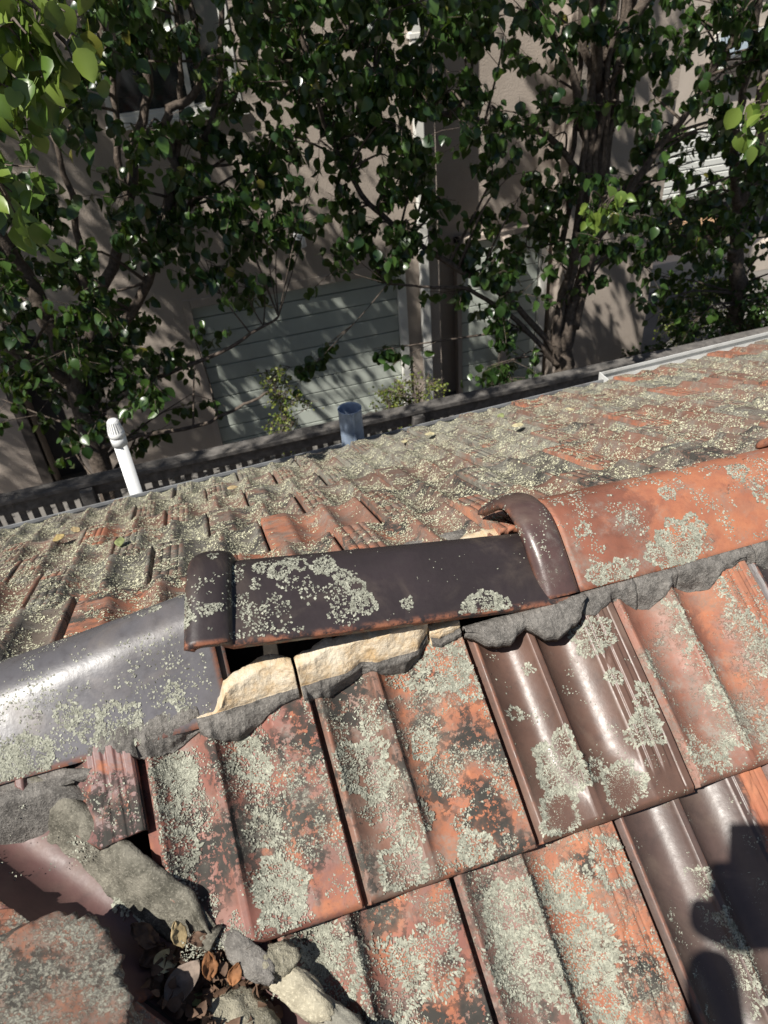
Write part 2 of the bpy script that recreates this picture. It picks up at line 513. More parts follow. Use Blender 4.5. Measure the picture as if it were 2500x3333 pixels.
# --- near slope -------------------------------------------------------------
near_me = [tile_mesh(US_HI, VS_HI, 0.22, 1.0, 1), tile_mesh(US_HI, VS_HI, 0.28, 0.92, 2), tile_mesh(US_HI, VS_HI, 0.3, 1.06, 0)]
for me in near_me: me.materials.append(M['tile'])
GAUGE = 0.32
NEAR = []          # (object, X0, course)
def near_frame(x0, course, skew=0.0, lift=0.0):
    o = Vector((x0, 0, 0)) + CV*(-GAUGE*course + random.uniform(-.003, .003)) + CN*(-0.025*course + lift)
    a = Matrix.Rotation(skew, 3, CN)
    return frame(o, a @ CU, a @ CV, CN)
near_spec = {
    # (course, column): glaze, wear_a, wear_b, dirt, crust, gloss, mesh
    (0, -1): ((0.20, 0.078, 0.058), 0.32, 0.47, 0.60, 0.44, 0.35, 2),
    (0, 0): ((0.155, 0.078, 0.054), 0.26, 0.60, 0.60, 0.46, 0.45, 2),
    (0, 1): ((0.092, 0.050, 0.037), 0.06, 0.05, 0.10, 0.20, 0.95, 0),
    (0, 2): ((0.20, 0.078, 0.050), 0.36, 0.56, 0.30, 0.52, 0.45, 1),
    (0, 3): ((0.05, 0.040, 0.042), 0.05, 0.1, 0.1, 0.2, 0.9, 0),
    (1, -1): ((0.20, 0.075, 0.055), 0.38, 0.50, 0.60, 0.50, 0.3, 2),
    (1, 0): ((0.165, 0.070, 0.053), 0.28, 0.66, 0.50, 0.50, 0.4, 0),
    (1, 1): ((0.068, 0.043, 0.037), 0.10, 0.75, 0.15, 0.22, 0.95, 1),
    (1, 2): ((0.10, 0.05, 0.04), 0.2, 0.3, 0.3, 0.5, 0.6, 2),
}
for course in (0, 1, 2):
    for c in range(-2, 6):
        x0 = c*TW + (0.11 if course == 1 else 0.0) + (0.002 if course == 0 else 0)
        if course == 0 and c < -1: continue
        sp = near_spec.get((course, c))
        if sp is None:
            sp = ((0.12+random.uniform(-.04, .1), 0.06, 0.045), random.uniform(.1, .5), random.uniform(.3, .7), random.uniform(.2, .6), random.uniform(.3, .6), 0.4, random.randrange(3))
        mw = near_frame(x0, course, random.uniform(-.004, .004))
        me = near_me[sp[6]]
        inv = mw.inverted()
        k = -0.150
        corners = [mw @ Vector((u, v, 0)) for u in (0, TW) for v in (0, TL)]
        if min(q.x+q.y for q in corners) < k:
            if max(q.x+q.y for q in corners) < k + 0.02: continue
            me = clip_mesh(me, inv @ Vector((k, 0, 0)), inv.to_3x3() @ Vector((1, 1, 0)).normalized())
        if course == 0: me = clip_mesh(me, Vector((0, 0.285, 0)), Vector((0, -1, 0)))
        o = link('roof_tile', me, ROOF, None, False)
        o.matrix_local = mw
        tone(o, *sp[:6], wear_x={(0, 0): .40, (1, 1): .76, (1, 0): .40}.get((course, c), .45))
        NEAR.append((o, x0, course))

# the small cut tile left of the first column, in the valley corner
mw = near_frame(-TW-0.2195, 0, 0.01, 0.004)
inv = mw.inverted()
me = clip_mesh(near_me[0], inv @ Vector((-0.150, 0, 0)), inv.to_3x3() @ Vector((1, 1, 0)).normalized())
me = clip_mesh(me, Vector((0.0, 0.128, 0)), Vector((-0.12, 1, 0)))
o = link('roof_tile', me, ROOF, None, False)
o.matrix_local = mw
tone(o, (0.15, 0.075, 0.07), 0.2, 0.42, 0.55, 0.35, 0.7)
o['label'] = 'short cut tile with raised ribs in the valley corner'
NEAR.append((o, -TW-0.2195, 0))

# lichen on the near tiles: rosettes (x along the ridge, s up the slope, radius, fullness) and loose specks
ROS = [(-0.198, 0.198, 0.038, 1), (-0.18, 0.21, 0.025, 1), (-0.094, 0.196, 0.027, 1), (-0.092, 0.218, 0.015, 1), (-0.091, 0.054, 0.034, 1), (-0.099, 0.032, 0.032, 1), (-0.101, 0.115, 0.025, 0.5), (-0.208, 0.164, 0.021, 0.5), (-0.198, 0.123, 0.03, 0.5), (0.038, 0.15, 0.042, 1), (0.082, 0.07, 0.025, 0.6), (0.142, 0.016, 0.025, 1), (0.17, 0.235, 0.04, 0.9), (0.122, 0.155, 0.021, 0.8), (0.195, 0.217, 0.03, 0.7), (0.061, 0.197, 0.015, 0.5), (0.05, 0.027, 0.034, 0.5), (0.248, 0.158, 0.013, 1), (0.287, 0.207, 0.008, 1), (0.28, 0.079, 0.042, 1), (0.256, 0.027, 0.034, 1.1), (0.348, 0.035, 0.035, 0.8), (0.389, 0.164, 0.012, 1), (0.426, 0.127, 0.022, 0.9), (0.404, 0.09, 0.030, 0.8), (0.385, 0.222, 0.03, 0.8), (0.321, 0.061, 0.017, 0.8), (0.504, 0.219, 0.03, 1), (0.475, 0.161, 0.034, 1), (0.505, 0.131, 0.045, 0.7), (0.506, 0.067, 0.05, 0.7), (0.572, 0.229, 0.038, 0.7), (0.587, 0.147, 0.051, 0.6), (0.504, 0.185, 0.021, 0.6), (0.548, 0.092, 0.042, 0.6), (0.478, 0.045, 0.034, 0.5), (0.162, -0.059, 0.041, 1), (0.187, -0.046, 0.021, 0.8), (0.14, -0.101, 0.03, 0.6), (0.157, -0.12, 0.045, 0.6), (0.217, -0.115, 0.055, 0.7), (0.3, -0.045, 0.030, 0.7), (0.235, -0.061, 0.034, 0.6), (0.225, -0.151, 0.055, 0.7), (0.398, -0.096, 0.02, 1), (0.371, -0.134, 0.029, 1.1), (0.453, -0.123, 0.027, 1), (0.392, -0.175, 0.045, 0.7), (0.39, -0.207, 0.045, 0.7), (0.439, -0.154, 0.038, 0.7), (-0.057, -0.053, 0.042, 0.9), (-0.06, -0.028, 0.03, 0.8), (0.05, -0.077, 0.042, 0.4), (0.003, -0.086, 0.051, 0.4), (0.433, -0.012, 0.017, 1)]
SPECK = {(-2, 0): (1500, .5), (-1, 0): (6500, .46), (0, 0): (6000, .46), (1, 0): (900, .62), (2, 0): (7000, .45), (3, 0): (300, .62), (-1, 1): (5500, .47), (0, 1): (6500, .44), (1, 1): (1500, .60), (2, 1): (3500, .48)}
def near_lichen(o, x0, course, seed):
    parts = []
    c = round((x0 - (0.11 if course == 1 else 0))/TW)
    keep_t = 0.26
    bars = {(1, 0): 1, (2, 0): 2, (0, 1): 1, (1, 1): 2, (-2, 0): 1}.get((c, course), 0)
    for i, (rx, rs, R, full) in enumerate(ROS):
        u0 = rx-x0; v0 = rs+GAUGE*course
        cc = 0 if rs > -0.02 else 1
        if cc != course or not (-0.01 < u0 < 0.22): continue
        dx, dy, rr = rosette_pts(R, full*1.0, 100+i*7)
        u = u0+dx; v = v0+dy
        ok = (u > 0.002) & (u < 0.2105) & (v > 0.004) & (v < (0.28 if course == 0 else 0.37))
        u, v, rr, dx, dy = u[ok], v[ok], rr[ok], dx[ok], dy[ok]
        if len(u) == 0: continue
        h = tile_h(u, v, keep_t, 1.0, bars); e = 0.0015
        hx = np.clip((tile_h(u+e, v, keep_t)-tile_h(u-e, v, keep_t))/(2*e), -1.5, 1.5)
        N = np.stack([-hx, np.zeros_like(hx), np.ones_like(h)], -1); N /= np.linalg.norm(N, axis=1, keepdims=True)
        rad = np.stack([dx, dy, np.zeros_like(dx)], -1); rad /= np.maximum(np.linalg.norm(rad, axis=1, keepdims=True), 1e-9)
        s = 0.0020+0.0022*sstep(0.6, 0.95, rr)*rng.uniform(.3, 1.3, len(rr))
        rim = rr > 0.78
        parts.append(flakes(np.stack([u, v, h], -1)[rim], N[rim], s[rim], 0.0007, 0.30, rad[rim]))
        parts.append(flakes(np.stack([u, v, h], -1)[~rim], N[~rim], s[~rim], 0.0005, 0.40))
    n, thr = SPECK.get((c, course), (1500, .5))
    parts.append(tile_flakes(n, seed, 0.10, 0.0011, 0.0031, thr+.03, 0.004, 0.28 if course == 0 else 0.36, keep_t, bars))
    V, F = join_vf(parts)
    if V is None: return
    # keep only what lies on the clipped part of the tile
    mw = np.array(o.matrix_local)
    W = V @ mw[:3, :3].T + mw[:3, 3]
    lim = (W[:, 0]+W[:, 1] > -0.142)
    if o.get('label'): lim &= (V[:, 1] > 0.14)
    F = F[lim[F].all(1)]
    me = mesh_np('lichen', V, F)
    link('lichen', me, o, M['lichen'], True, 'stuff')
for i, (o, x0, course) in enumerate(NEAR):
    if course < 2: near_lichen(o, x0, course, 31+i*3)

# --- far slope: a slightly twisted surface from the ridge to the eave -------------
EAVE_Y, APEX_Y = 2.0, 0.36
def eave_z(x): return -0.668+0.026*np.clip(x, -1.2, 3.5)
def far_pt(x, t): return Vector((x, APEX_Y+(EAVE_Y-APEX_Y)*t, 0.19*(1-t)+float(eave_z(x))*t))
N_COURSE = 6
far_me = [tile_mesh(US_LO, VS_LO, 0.55, 1.0, 0, g) for g in (True, False, True)] + [tile_mesh(US_LO, VS_LO, 0.4, 1.1, 0, True)]
for me in far_me: me.materials.append(M['tile'])
far_li = []
for k in range(5):
    V, F = join_vf([tile_flakes(4200, 200+k*11, 0.6, 0.0022, 0.0050, 0.47-0.014*k, 0.004, 0.36, .5)])
    me = mesh_np('lichen', V, F); me.materials.append(M['lichen_far'])
    me.polygons.foreach_set('use_smooth', np.ones(len(me.polygons), dtype=bool))
    far_li.append(me)
far_li0 = []
for k in range(4):
    V, F = join_vf([tile_flakes(3000-600*(k % 2), 260+k*11, 0.5, 0.0018, 0.0044, 0.49, 0.004, 0.23, .5)])
    me = mesh_np('lichen', V, F); me.materials.append(M['lichen_far'])
    far_li0.append(me)
li_thin = []
for k in range(3):
    V, F = join_vf([tile_flakes(900, 300+k*11, 0.35, 0.0018, 0.0042, 0.60, 0.004, 0.36, .5)])
    me = mesh_np('lichen', V, F); me.materials.append(M['lichen_far'])
    li_thin.append(me)
PAL = [((0.12, 0.080, 0.062), .08, .16), ((0.135, 0.078, 0.058), .10, .22), ((0.105, 0.084, 0.068), .05, .08), ((0.15, 0.080, 0.058), .16, .30), ((0.10, 0.09, 0.075), .02, .05)]
# tiles whose bare orange clay stands out: (x, course from the ridge)
ORANGE = [(-0.27, 0, 1), (-0.04, 0, 1), (0.07, 1, 1), (0.36, 0, 0), (0.72, 1, 0), (1.05, 2, 0), (-0.35, 3, 1), (1.5, 3, 0), (1.3, 5, 1), (1.75, 5, 1), (2.1, 5, 1)]
for course in range(N_COURSE):
    t_tail = (course+1)/N_COURSE
    for c in range(-6, 14):
        x_r = 0.0 + c*TW + (0.115 if course % 2 == 0 else 0.005) + random.uniform(-.003, .003)   # left-hand edge in the photo sense is x_r - TW
        if not (-1.25 < x_r < 2.95): continue
        if course == 0 and x_r < -0.55: continue
        base = far_pt(x_r, t_tail); up = far_pt(x_r, t_tail-1/N_COURSE)
        slope = (up-base).normalized()
        n0 = Vector((-1, 0, 0)).cross(slope).normalized()
        tilt = math.radians(5.6 + random.uniform(-.7, .9) + (1.8 if random.random() < .06 else 0))
        V = (slope*math.cos(tilt) - n0*math.sin(tilt)).normalized()
        yaw = random.uniform(-.012, .012)
        U = (Vector((-1, 0, 0)) + V*yaw).normalized()
        V = (V - U*V.dot(U)).normalized()
        N = U.cross(V)
        fm = random.choice(far_me)
        if course == 0: fm = clip_mesh(fm, Vector((0, 0.235, 0)), Vector((0, -1, 0)))
        o = link('roof_tile', fm, ROOF, None, False)
        o.matrix_local = frame(base + N*random.uniform(-.001, .003) + V*random.uniform(-.008, .004), U, V, N)
        g, wa, wb = random.choice(PAL)
        xm = x_r-TW/2
        j = random.uniform(.8, 1.25)
        cr = 0.47+0.035*course+random.uniform(-.1, .1)
        near_or = [q for q in ORANGE if q[1] == course and abs(q[0]-xm) < 0.115]
        thin = False
        if near_or:
            g, wa, wb = (0.17, 0.085, 0.060), 0.22+.16*near_or[0][2], 0.54; cr = 0.46; thin = True
        elif random.random() < (0.5 if (course < 2 and xm < .1) else 0.08):
            wb = 0.48
        tone(o, tuple(v*j for v in g), wa, wb, random.uniform(.3, .6), cr, random.uniform(.1, .5))
        if course == 0: link('lichen', random.choice(far_li0), o, None, False, 'stuff')
        elif not thin or random.random() < .4: link('lichen', random.choice(far_li), o, None, False, 'stuff')
        else: link('lichen', random.choice(li_thin), o, None, False, 'stuff')

# battens / sarking below the tiles, so that no daylight comes through
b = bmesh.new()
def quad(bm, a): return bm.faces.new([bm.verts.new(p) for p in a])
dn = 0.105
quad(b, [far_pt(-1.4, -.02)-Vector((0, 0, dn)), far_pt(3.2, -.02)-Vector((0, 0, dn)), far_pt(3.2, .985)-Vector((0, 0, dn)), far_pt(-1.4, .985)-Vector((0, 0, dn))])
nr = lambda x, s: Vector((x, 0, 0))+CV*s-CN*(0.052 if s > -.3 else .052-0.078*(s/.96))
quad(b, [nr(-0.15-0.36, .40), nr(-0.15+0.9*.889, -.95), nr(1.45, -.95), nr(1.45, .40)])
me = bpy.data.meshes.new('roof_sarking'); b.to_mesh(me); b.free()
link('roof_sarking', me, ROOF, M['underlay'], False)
Boxes().box(-0.5, 1.45, 0.345, 0.375, 0.03, 0.135).build('ridge_board', M['underlay'], ROOF)

# --- ridge caps ---------------------------------------------------------------
def cap_sheet(front0, crest0, back0, front1, crest1, back1, collar=None, rim=0.011, nt=64, nq=30, seed=0, straight=0.60):
    ts = np.unique(np.concatenate([np.linspace(0, 1, nt)] + ([np.linspace(collar[0], collar[1], 26)] if collar else [])))
    P = np.zeros((len(ts), nq, 3))
    f0, c0, b0, f1, c1, b1 = [np.array(v, float) for v in (front0, crest0, back0, front1, crest1, back1)]
    for i, t in enumerate(ts):
        A = f0+(f1-f0)*t; Mx = c0+(c1-c0)*t; B = b0+(b1-b0)*t
        bump = 0.0; st = straight
        if collar:
            tc = (collar[0]+collar[1])/2; hw = (collar[1]-collar[0])/2
            e = abs(t-tc)/hw
            bump = rim*(max(0, 1-e**3.2))**0.6
            if bump > 0: st = straight-0.28*min(1, bump/rim)
        Mc = (Mx-(1-st)*0.25*(A+B))/(0.5+0.5*st)
        A1 = A+st*(Mc-A); B1 = B+st*(Mc-B)
        q = np.linspace(0, 1, nq)
        qa, qb = 0.34, 0.66
        L = np.zeros((nq, 3))
        for k, s in enumerate(q):
            if s < qa: L[k] = A+(A1-A)*(s/qa)
            elif s > qb: L[k] = B1+(B-B1)*((s-qb)/(1-qb))
            else:
                w = (s-qa)/(qb-qa)
                L[k] = (1-w)**2*A1+2*w*(1-w)*Mc+w*w*B1
        if bump:
            d = np.gradient(L, axis=0); ax = (c1-c0)/np.linalg.norm(c1-c0)
            nn = np.cross(ax, d); nn /= np.linalg.norm(nn, axis=1, keepdims=True)
            L = L+nn*bump
        P[i] = L
    ax = (c1-c0)/np.linalg.norm(c1-c0)
    q, t = np.meshgrid(np.linspace(0, 1, nq), ts)
    # the rows run along the ridge and the columns from the front edge over the crest: normals point out
    P[..., 2] += 0.0016*(fbm(t*9+seed, q*5, seed)-.5)
    P[..., 1] += 0.0016*(fbm(t*8+seed+3, q*5, seed+4)-.5)
    uv = np.stack([t, q], -1)
    return P, uv

def fix_out(P):
    # make sure that columns x rows give an outward (upward) normal
    du = np.gradient(P, axis=1); dv = np.gradient(P, axis=0)
    n = np.cross(du, dv)
    mid = n[n.shape[0]//2, n.shape[1]//2]
    return P if mid[2] > 0 else P[:, ::-1]

CAPS = []
def ridge_cap(label, tones, *args, collar_tone=None, **kw):
    P, uv = cap_sheet(*args, **kw)
    P2 = fix_out(P)
    if P2 is not P: uv = uv[:, ::-1]
    cut = 0
    if collar_tone: cut = int(np.searchsorted(uv[:, 0, 0], kw['collar'][1]+.002))
    me, _ = solid_grid('ridge_cap', P2[cut:], 0.013, uv[cut:])
    o = link('ridge_cap', me, ROOF, M['tile'])
    if collar_tone:
        me, _ = solid_grid('rolled_collar', P2[:cut+1], 0.0125, uv[:cut+1])
        tone(link('rolled_collar', me, o, M['tile']), *collar_tone)
    o['label'] = label
    tone(o, *tones)
    CAPS.append((o, Surf(P2), P2))
    return o
cap1 = ridge_cap('glossy grey-black ridge cap at the low end, lichen along its lower edge', ((0.092, 0.089, 0.098), 0.03, 0.05, 0.25, 0.24, 1.2),
    (-0.60, 0.215, 0.125), (-0.60, 0.328, 0.158), (-0.60, 0.44, 0.09), (-0.105, 0.224, 0.112), (-0.105, 0.338, 0.222), (-0.105, 0.45, 0.13), seed=3, straight=.62)
cap1b = ridge_cap('dark narrow end of the low ridge cap left bare by the shifted cap', ((0.075, 0.068, 0.066), 0.05, 0.10, 0.3, 0.3, 0.6),
    (-0.150, 0.226, 0.103), (-0.150, 0.337, 0.205), (-0.150, 0.445, 0.115), (-0.094, 0.226, 0.1), (-0.094, 0.338, 0.206), (-0.094, 0.445, 0.12), seed=8, straight=.62, nt=12)
cap2 = ridge_cap('loose dark purple ridge cap tipped up out of its mortar', ((0.021, 0.0145, 0.017), 0.02, 0.02, 0.15, 0.14, 0.75),
    (-0.134, 0.222, 0.2515), (-0.112, 0.338, 0.277), (-0.098, 0.415, 0.165), (0.372, 0.234, 0.139), (0.392, 0.345, 0.172), (0.40, 0.425, 0.07), collar=(0.0, 0.108), rim=0.014, seed=12, straight=.66)
cap3 = ridge_cap('orange-red ridge cap with a dark rolled collar, lichen in patches', ((0.20, 0.074, 0.046), 0.34, 0.64, 0.26, 0.40, 0.85, .38),
    (0.333, 0.247, 0.142), (0.333, 0.362, 0.210), (0.333, 0.475, 0.128), (0.86, 0.247, 0.128), (0.86, 0.362, 0.192), (0.86, 0.475, 0.11), collar=(0.0, 0.106), rim=0.0125, seed=17, straight=.55, collar_tone=((0.065, 0.036, 0.034), .04, .08, .2, .3, 1.2))
cap4 = ridge_cap('orange ridge cap further along the ridge', ((0.22, 0.07, 0.04), 0.5, 0.5, 0.3, 0.4, 0.5),
    (0.855, 0.247, 0.135), (0.855, 0.362, 0.202), (0.855, 0.475, 0.12), (1.40, 0.247, 0.12), (1.40, 0.362, 0.182), (1.40, 0.475, 0.10), collar=(0.0, 0.115), rim=0.013, seed=23, straight=.55)
# a broken orange cap lying on the far slope at the right
brk = ridge_cap('broken orange cap lying behind the ridge', ((0.30, 0.072, 0.035), 0.55, 0.7, 0.2, 0.3, 0.4),
    (1.00, 0.500, 0.035), (0.995, 0.56, 0.082), (1.015, 0.65, 0.025), (1.40, 0.52, 0.05), (1.40, 0.60, 0.09), (1.40, 0.68, 0.03), seed=29, nt=20)

# lichen on the caps: rosettes given by a point on the cap and a radius, and loose specks
def cap_lichen(item, ros, specks, seed):
    o, S, P = item
    parts = []
    nv, nu, _ = P.shape
    flat = P.reshape(-1, 3)
    wid = np.linalg.norm(np.diff(P[nv//2], axis=0), axis=1).sum(); lng = np.linalg.norm(P[-1, nu//2]-P[0, nu//2])
    ts_real = np.linalg.norm(P[:, nu//2]-P[0, nu//2], axis=1); ts_real /= ts_real[-1]
    cs = np.concatenate([[0], np.cumsum(np.linalg.norm(np.diff(P[nv//2], axis=0), axis=1))]); cs /= cs[-1]
    def inv_a(a): return np.interp(a, cs, np.linspace(0, 1, nu))
    def inv_b(b): return np.interp(b, ts_real, np.linspace(0, 1, nv))
    for i, (pt, R, full) in enumerate(ros):
        d = np.linalg.norm(flat-np.array(pt), axis=1); k = int(np.argmin(d))
        j, ii = divmod(k, nu)
        a0 = cs[ii]; b0 = ts_real[j]
        dx, dy, rr = rosette_pts(R, full, seed+i*5)
        a = a0+dx/wid; b = b0+dy/lng
        ok = (a > 0.005) & (a < .995) & (b > .002) & (b < .998)
        p, n = S.at(inv_a(a[ok]), inv_b(b[ok]))
        s = 0.0020+0.0022*sstep(0.6, 0.95, rr[ok])*rng.uniform(.3, 1.3, ok.sum())
        parts.append(flakes(p, n, s, 0.0006, 0.32))
    for (a0, a1, b0, b1, n, thr, s0, s1, sc) in specks:
        a = rng.uniform(a0, a1, n*5); b = rng.uniform(b0, b1, n*5)
        d = fbm(a*wid*sc+seed, b*lng*sc, seed, 4)
        k = rng.uniform(0, 1, n*5) < sstep(thr-.04, thr+.09, d)
        p, nn = S.at(inv_a(a[k][:n]), inv_b(b[k][:n]))
        parts.append(flakes(p, nn, s0+(s1-s0)*rng.uniform(0, 1, len(p))**2, 0.0005, .4))
    V, F = join_vf(parts)
    link('lichen', mesh_np('lichen', V, F), o, M['lichen'], True, 'stuff')
# q=0 / a=0 may be the front or the back edge depending on the sheet's turn: find the front side
def front_first(item): 
    P = item[2]; return P[P.shape[0]//2, 0, 1] < P[P.shape[0]//2, -1, 1]
def aspan(item, a0, a1): return (a0, a1) if front_first(item) else (1-a1, 1-a0)
c1, c1b, c2, c3, c4, cb = CAPS
cap_lichen(c1, [((-0.348, 0.234, 0.128), 0.036, 1.0), ((-0.369, 0.232, 0.127), 0.029, .9), ((-0.24, 0.242, 0.131), 0.030, .9), ((-0.269, 0.257, 0.139), 0.022, .6), ((-0.22, 0.234, 0.123), 0.020, .8), ((-0.171, 0.265, 0.14), 0.014, .8), ((-0.168, 0.343, 0.189), 0.008, 1), ((-0.158, 0.247, 0.129), 0.010, .9), ((-0.293, 0.268, 0.15), 0.018, .5)],
    [(*aspan(c1, 0.02, 0.42), .35, .97, 1100, .52, .0016, .0036, 45), (*aspan(c1, 0.42, 0.75), .4, 1, 700, .56, .0014, .003, 40), (*aspan(c1, 0, 0.2), .3, .8, 500, .5, .0016, .0034, 40)], 41)
cap_lichen(c2, [((-0.006, 0.316, 0.251), 0.017, 1), ((0.018, 0.321, 0.247), 0.014, 1), ((0.047, 0.316, 0.239), 0.016, 1), ((0.07, 0.302, 0.229), 0.013, 1), ((0.083, 0.284, 0.221), 0.014, 1), ((0.091, 0.263, 0.212), 0.019, 1), ((-0.028, 0.322, 0.258), 0.010, .8), ((0.243, 0.239, 0.17), 0.026, 1), ((0.268, 0.236, 0.163), 0.014, 1), ((0.222, 0.242, 0.176), 0.014, 1), ((0.143, 0.252, 0.197), 0.010, .7), ((-0.109, 0.271, 0.261), 0.018, 1), ((-0.127, 0.257, 0.261), 0.010, 1), ((-0.102, 0.282, 0.263), 0.011, 1), ((-0.083, 0.33, 0.273), 0.006, .8), ((-0.097, 0.263, 0.256), 0.010, .8)],
    [(*aspan(c2, 0.02, 0.46), .10, .42, 950, .50, .0018, .0046, 60), (*aspan(c2, 0.1, 0.4), .0, .1, 120, .55, .0018, .004, 60), (*aspan(c2, 0.0, 0.5), .4, 1, 110, .62, .001, .0022, 40)], 43)
cap_lichen(c3, [((0.56, 0.277, 0.154), 0.036, 1), ((0.523, 0.266, 0.148), 0.022, .9), ((0.59, 0.29, 0.161), 0.022, .9), ((0.447, 0.256, 0.14), 0.024, .9), ((0.425, 0.266, 0.148), 0.018, .8), ((0.474, 0.262, 0.144), 0.014, .8), ((0.575, 0.333, 0.186), 0.014, .7), ((0.697, 0.349, 0.193), 0.019, .7), ((0.424, 0.318, 0.182), 0.013, .6), ((0.72, 0.307, 0.167), 0.014, .7)],
    [(*aspan(c3, 0.03, 0.65), .13, .85, 2100, .52, .0016, .0040, 38), (*aspan(c3, 0.3, 0.9), .0, .13, 220, .55, .0014, .0032, 45)], 47)
cap_lichen(cb, [], [(0, 1, 0, 1, 300, .5, .002, .004, 30)], 49)

# --- mortar bedding along the ridge ---------------------------------------------
def slope_pt(x, s, h): 
    return np.stack([x, s*math.cos(P0)-h*math.sin(P0), s*math.sin(P0)+h*math.cos(P0)], -1)
def tile_surface_h(x, s):
    u = np.mod(x-0.002, TW)
    return tile_h(u, np.clip(s, 0, .37), 0.25)
def mortar_strip(name, xs, bot, rows, mats, mat_rows, seed, rough=0.004, label=None, sit=True, thick=0.02):
    """xs: positions along the ridge; bot: (x, s) polyline of the ragged lower edge; rows: list of (ds or abs s function, height)"""
    xs = np.asarray(xs)
    sb = np.interp(xs, [q[0] for q in bot], [q[1] for q in bot]) + 0.006*(fbm(xs*70, xs*0, seed, 3)-.5)
    hb = tile_surface_h(xs, sb) if sit else np.zeros_like(xs)
    R = []
    for (fs, fh) in rows:
        s = fs(xs, sb); h = fh(xs, hb)
        R.append(slope_pt(xs, s, h))
    R2 = []
    for i in range(len(R)-1):
        for f in (0, .34, .67): R2.append(R[i]*(1-f)+R[i+1]*f)
    P = np.stack(R2+[R[-1]])
    nn = np.array([0, -math.sin(P0)*.9-.3, math.cos(P0)]); nn /= np.linalg.norm(nn)
    w1 = P[..., 1]*1.2+P[..., 2]
    P = P + nn*((fbm(P[..., 0]*150, w1*150, seed+3, 4)-.5)*rough*1.1)[..., None]
    P = P + nn*((fbm(P[..., 0]*520, w1*520, seed+8, 2)-.5)*rough*.8)[..., None]
    mat_rows = [m for m in (mat_rows or []) for _ in range(3)]
    # fine subdivision by linear interpolation between the rows
    me, _ = solid_grid(name, P, np.array(-CN[:] if False else [-CN.x, -CN.y, -CN.z])*thick)
    o = link(name, me, ROOF, mats, True)
    nv, nu = P.shape[:2]
    if len(mats) > 1:
        mi = np.zeros(len(me.polygons), dtype=np.int32)
        nq = (nv-1)*(nu-1)
        mi[:nq] = np.repeat([mat_rows[i] for i in range(nv-1)], nu-1)
        mi[nq:] = 1
        me.polygons.foreach_set('material_index', mi)
    if label: o['label'] = label
    return o
L = np.linspace
const = lambda v: (lambda x, *_: np.full_like(x, v))
# mortar under the low cap: lit grey pointing
mortar_strip('mortar_pointing', L(-0.40, -0.143, 120), [(-.40, .240), (-.34, .254), (-.30, .252), (-.255, .247), (-.23, .240), (-.21, .234), (-.185, .233), (-.165, .240), (-.150, .245), (-.143, .246)],
    [(lambda x, b: b, lambda x, h: h-0.006), (lambda x, b: b+.0006, lambda x, h: h+0.002), (lambda x, b: b+.004, lambda x, h: h+.004), (lambda x, b: b+.009, lambda x, h: np.maximum(h, -.010)+.006), (lambda x, b: np.maximum(b+.018, .262), lambda x, h: h*0+.007), (const(.280), lambda x, h: h*0+.010)], [M['mortar']], None, 5)
# broken block A, its pale heart showing where the cap tore off
def block(xs, bot, top, seed, label, h_grey=.013, h_top=.038, depth=.016, grow=None):
    gx = grow or (lambda x: x*0+1)
    top_s = lambda x: np.interp(x, [q[0] for q in top], [q[1] for q in top]) + .006*(fbm(x*90, x*0+2, seed, 3)-.5)
    ridge = lambda x, b: np.maximum(b+.010, .2585+.01*(x+.14)/.35) + .004*(fbm(x*60, x*0+5, seed, 3)-.5)
    def mid(f): return lambda x, b: ridge(x, b)+np.maximum(top_s(x)-ridge(x, b), .003)*f
    rows = [(lambda x, b: b, lambda x, h: h-.006), (lambda x, b: b+.001, lambda x, h: h+.005), (lambda x, b: b+.004, lambda x, h: np.maximum(h, -.014)+.009),
            (lambda x, b: b+.5*(ridge(x, b)-b), lambda x, h: np.maximum(h, -.008)*.5+h_grey*.85), (ridge, lambda x, h: h*0+h_grey)]
    mi = [0, 0, 0, 0]
    for f in (0.12, .25, .4, .55, .7, .85, 1.0):
        rows.append((mid(f), lambda x, h, f=f: h*0+h_grey*np.minimum(1, gx(x)+.4)+.001+(h_top-h_grey)*f**.9*gx(x) + .0022*(fbm(x*45, x*0+f*6, seed+9, 3)-.5))); mi.append(1)
    rows.append((lambda x, b: np.maximum(top_s(x), ridge(x, b)+.003)+depth, lambda x, h: h*0+h_top*gx(x)-.004)); mi.append(1)
    mi = mi[:len(rows)-1]
    return mortar_strip('mortar_block', xs, bot, rows, [M['mortar'], M['cream']], mi, seed, .0022, label, True, .03)
block(L(-0.146, -0.0165, 90), [(-.146, .243), (-.135, .232), (-.12, .226), (-.10, .226), (-.08, .232), (-.06, .240), (-.045, .246), (-.016, .250)],
      [(-.146, .250), (-.122, .256), (-.112, .262), (-.104, .276), (-.085, .282), (-.06, .290), (-.035, .291), (-.016, .280)], 61, 'broken mortar block with a cream coloured heart beside the bare cap end', grow=lambda x: sstep(-.126, -.100, x))
block(L(-0.0125, 0.166, 110), [(-.0125, .246), (.0, .2465), (.02, .244), (.045, .252), (.07, .260), (.10, .252), (.125, .250), (.148, .258), (.160, .268), (.166, .275)],
      [(-.0125, .278), (.0, .284), (.03, .292), (.08, .291), (.12, .291), (.166, .292)], 67, 'longer broken mortar block with a cream coloured heart and a crack')
block(L(0.169, 0.212, 30), [(.169, .268), (.18, .263), (.20, .266), (.212, .27)], [(.169, .281), (.212, .287)], 71, 'small thin piece of mortar left on a red tile', .010, .018)
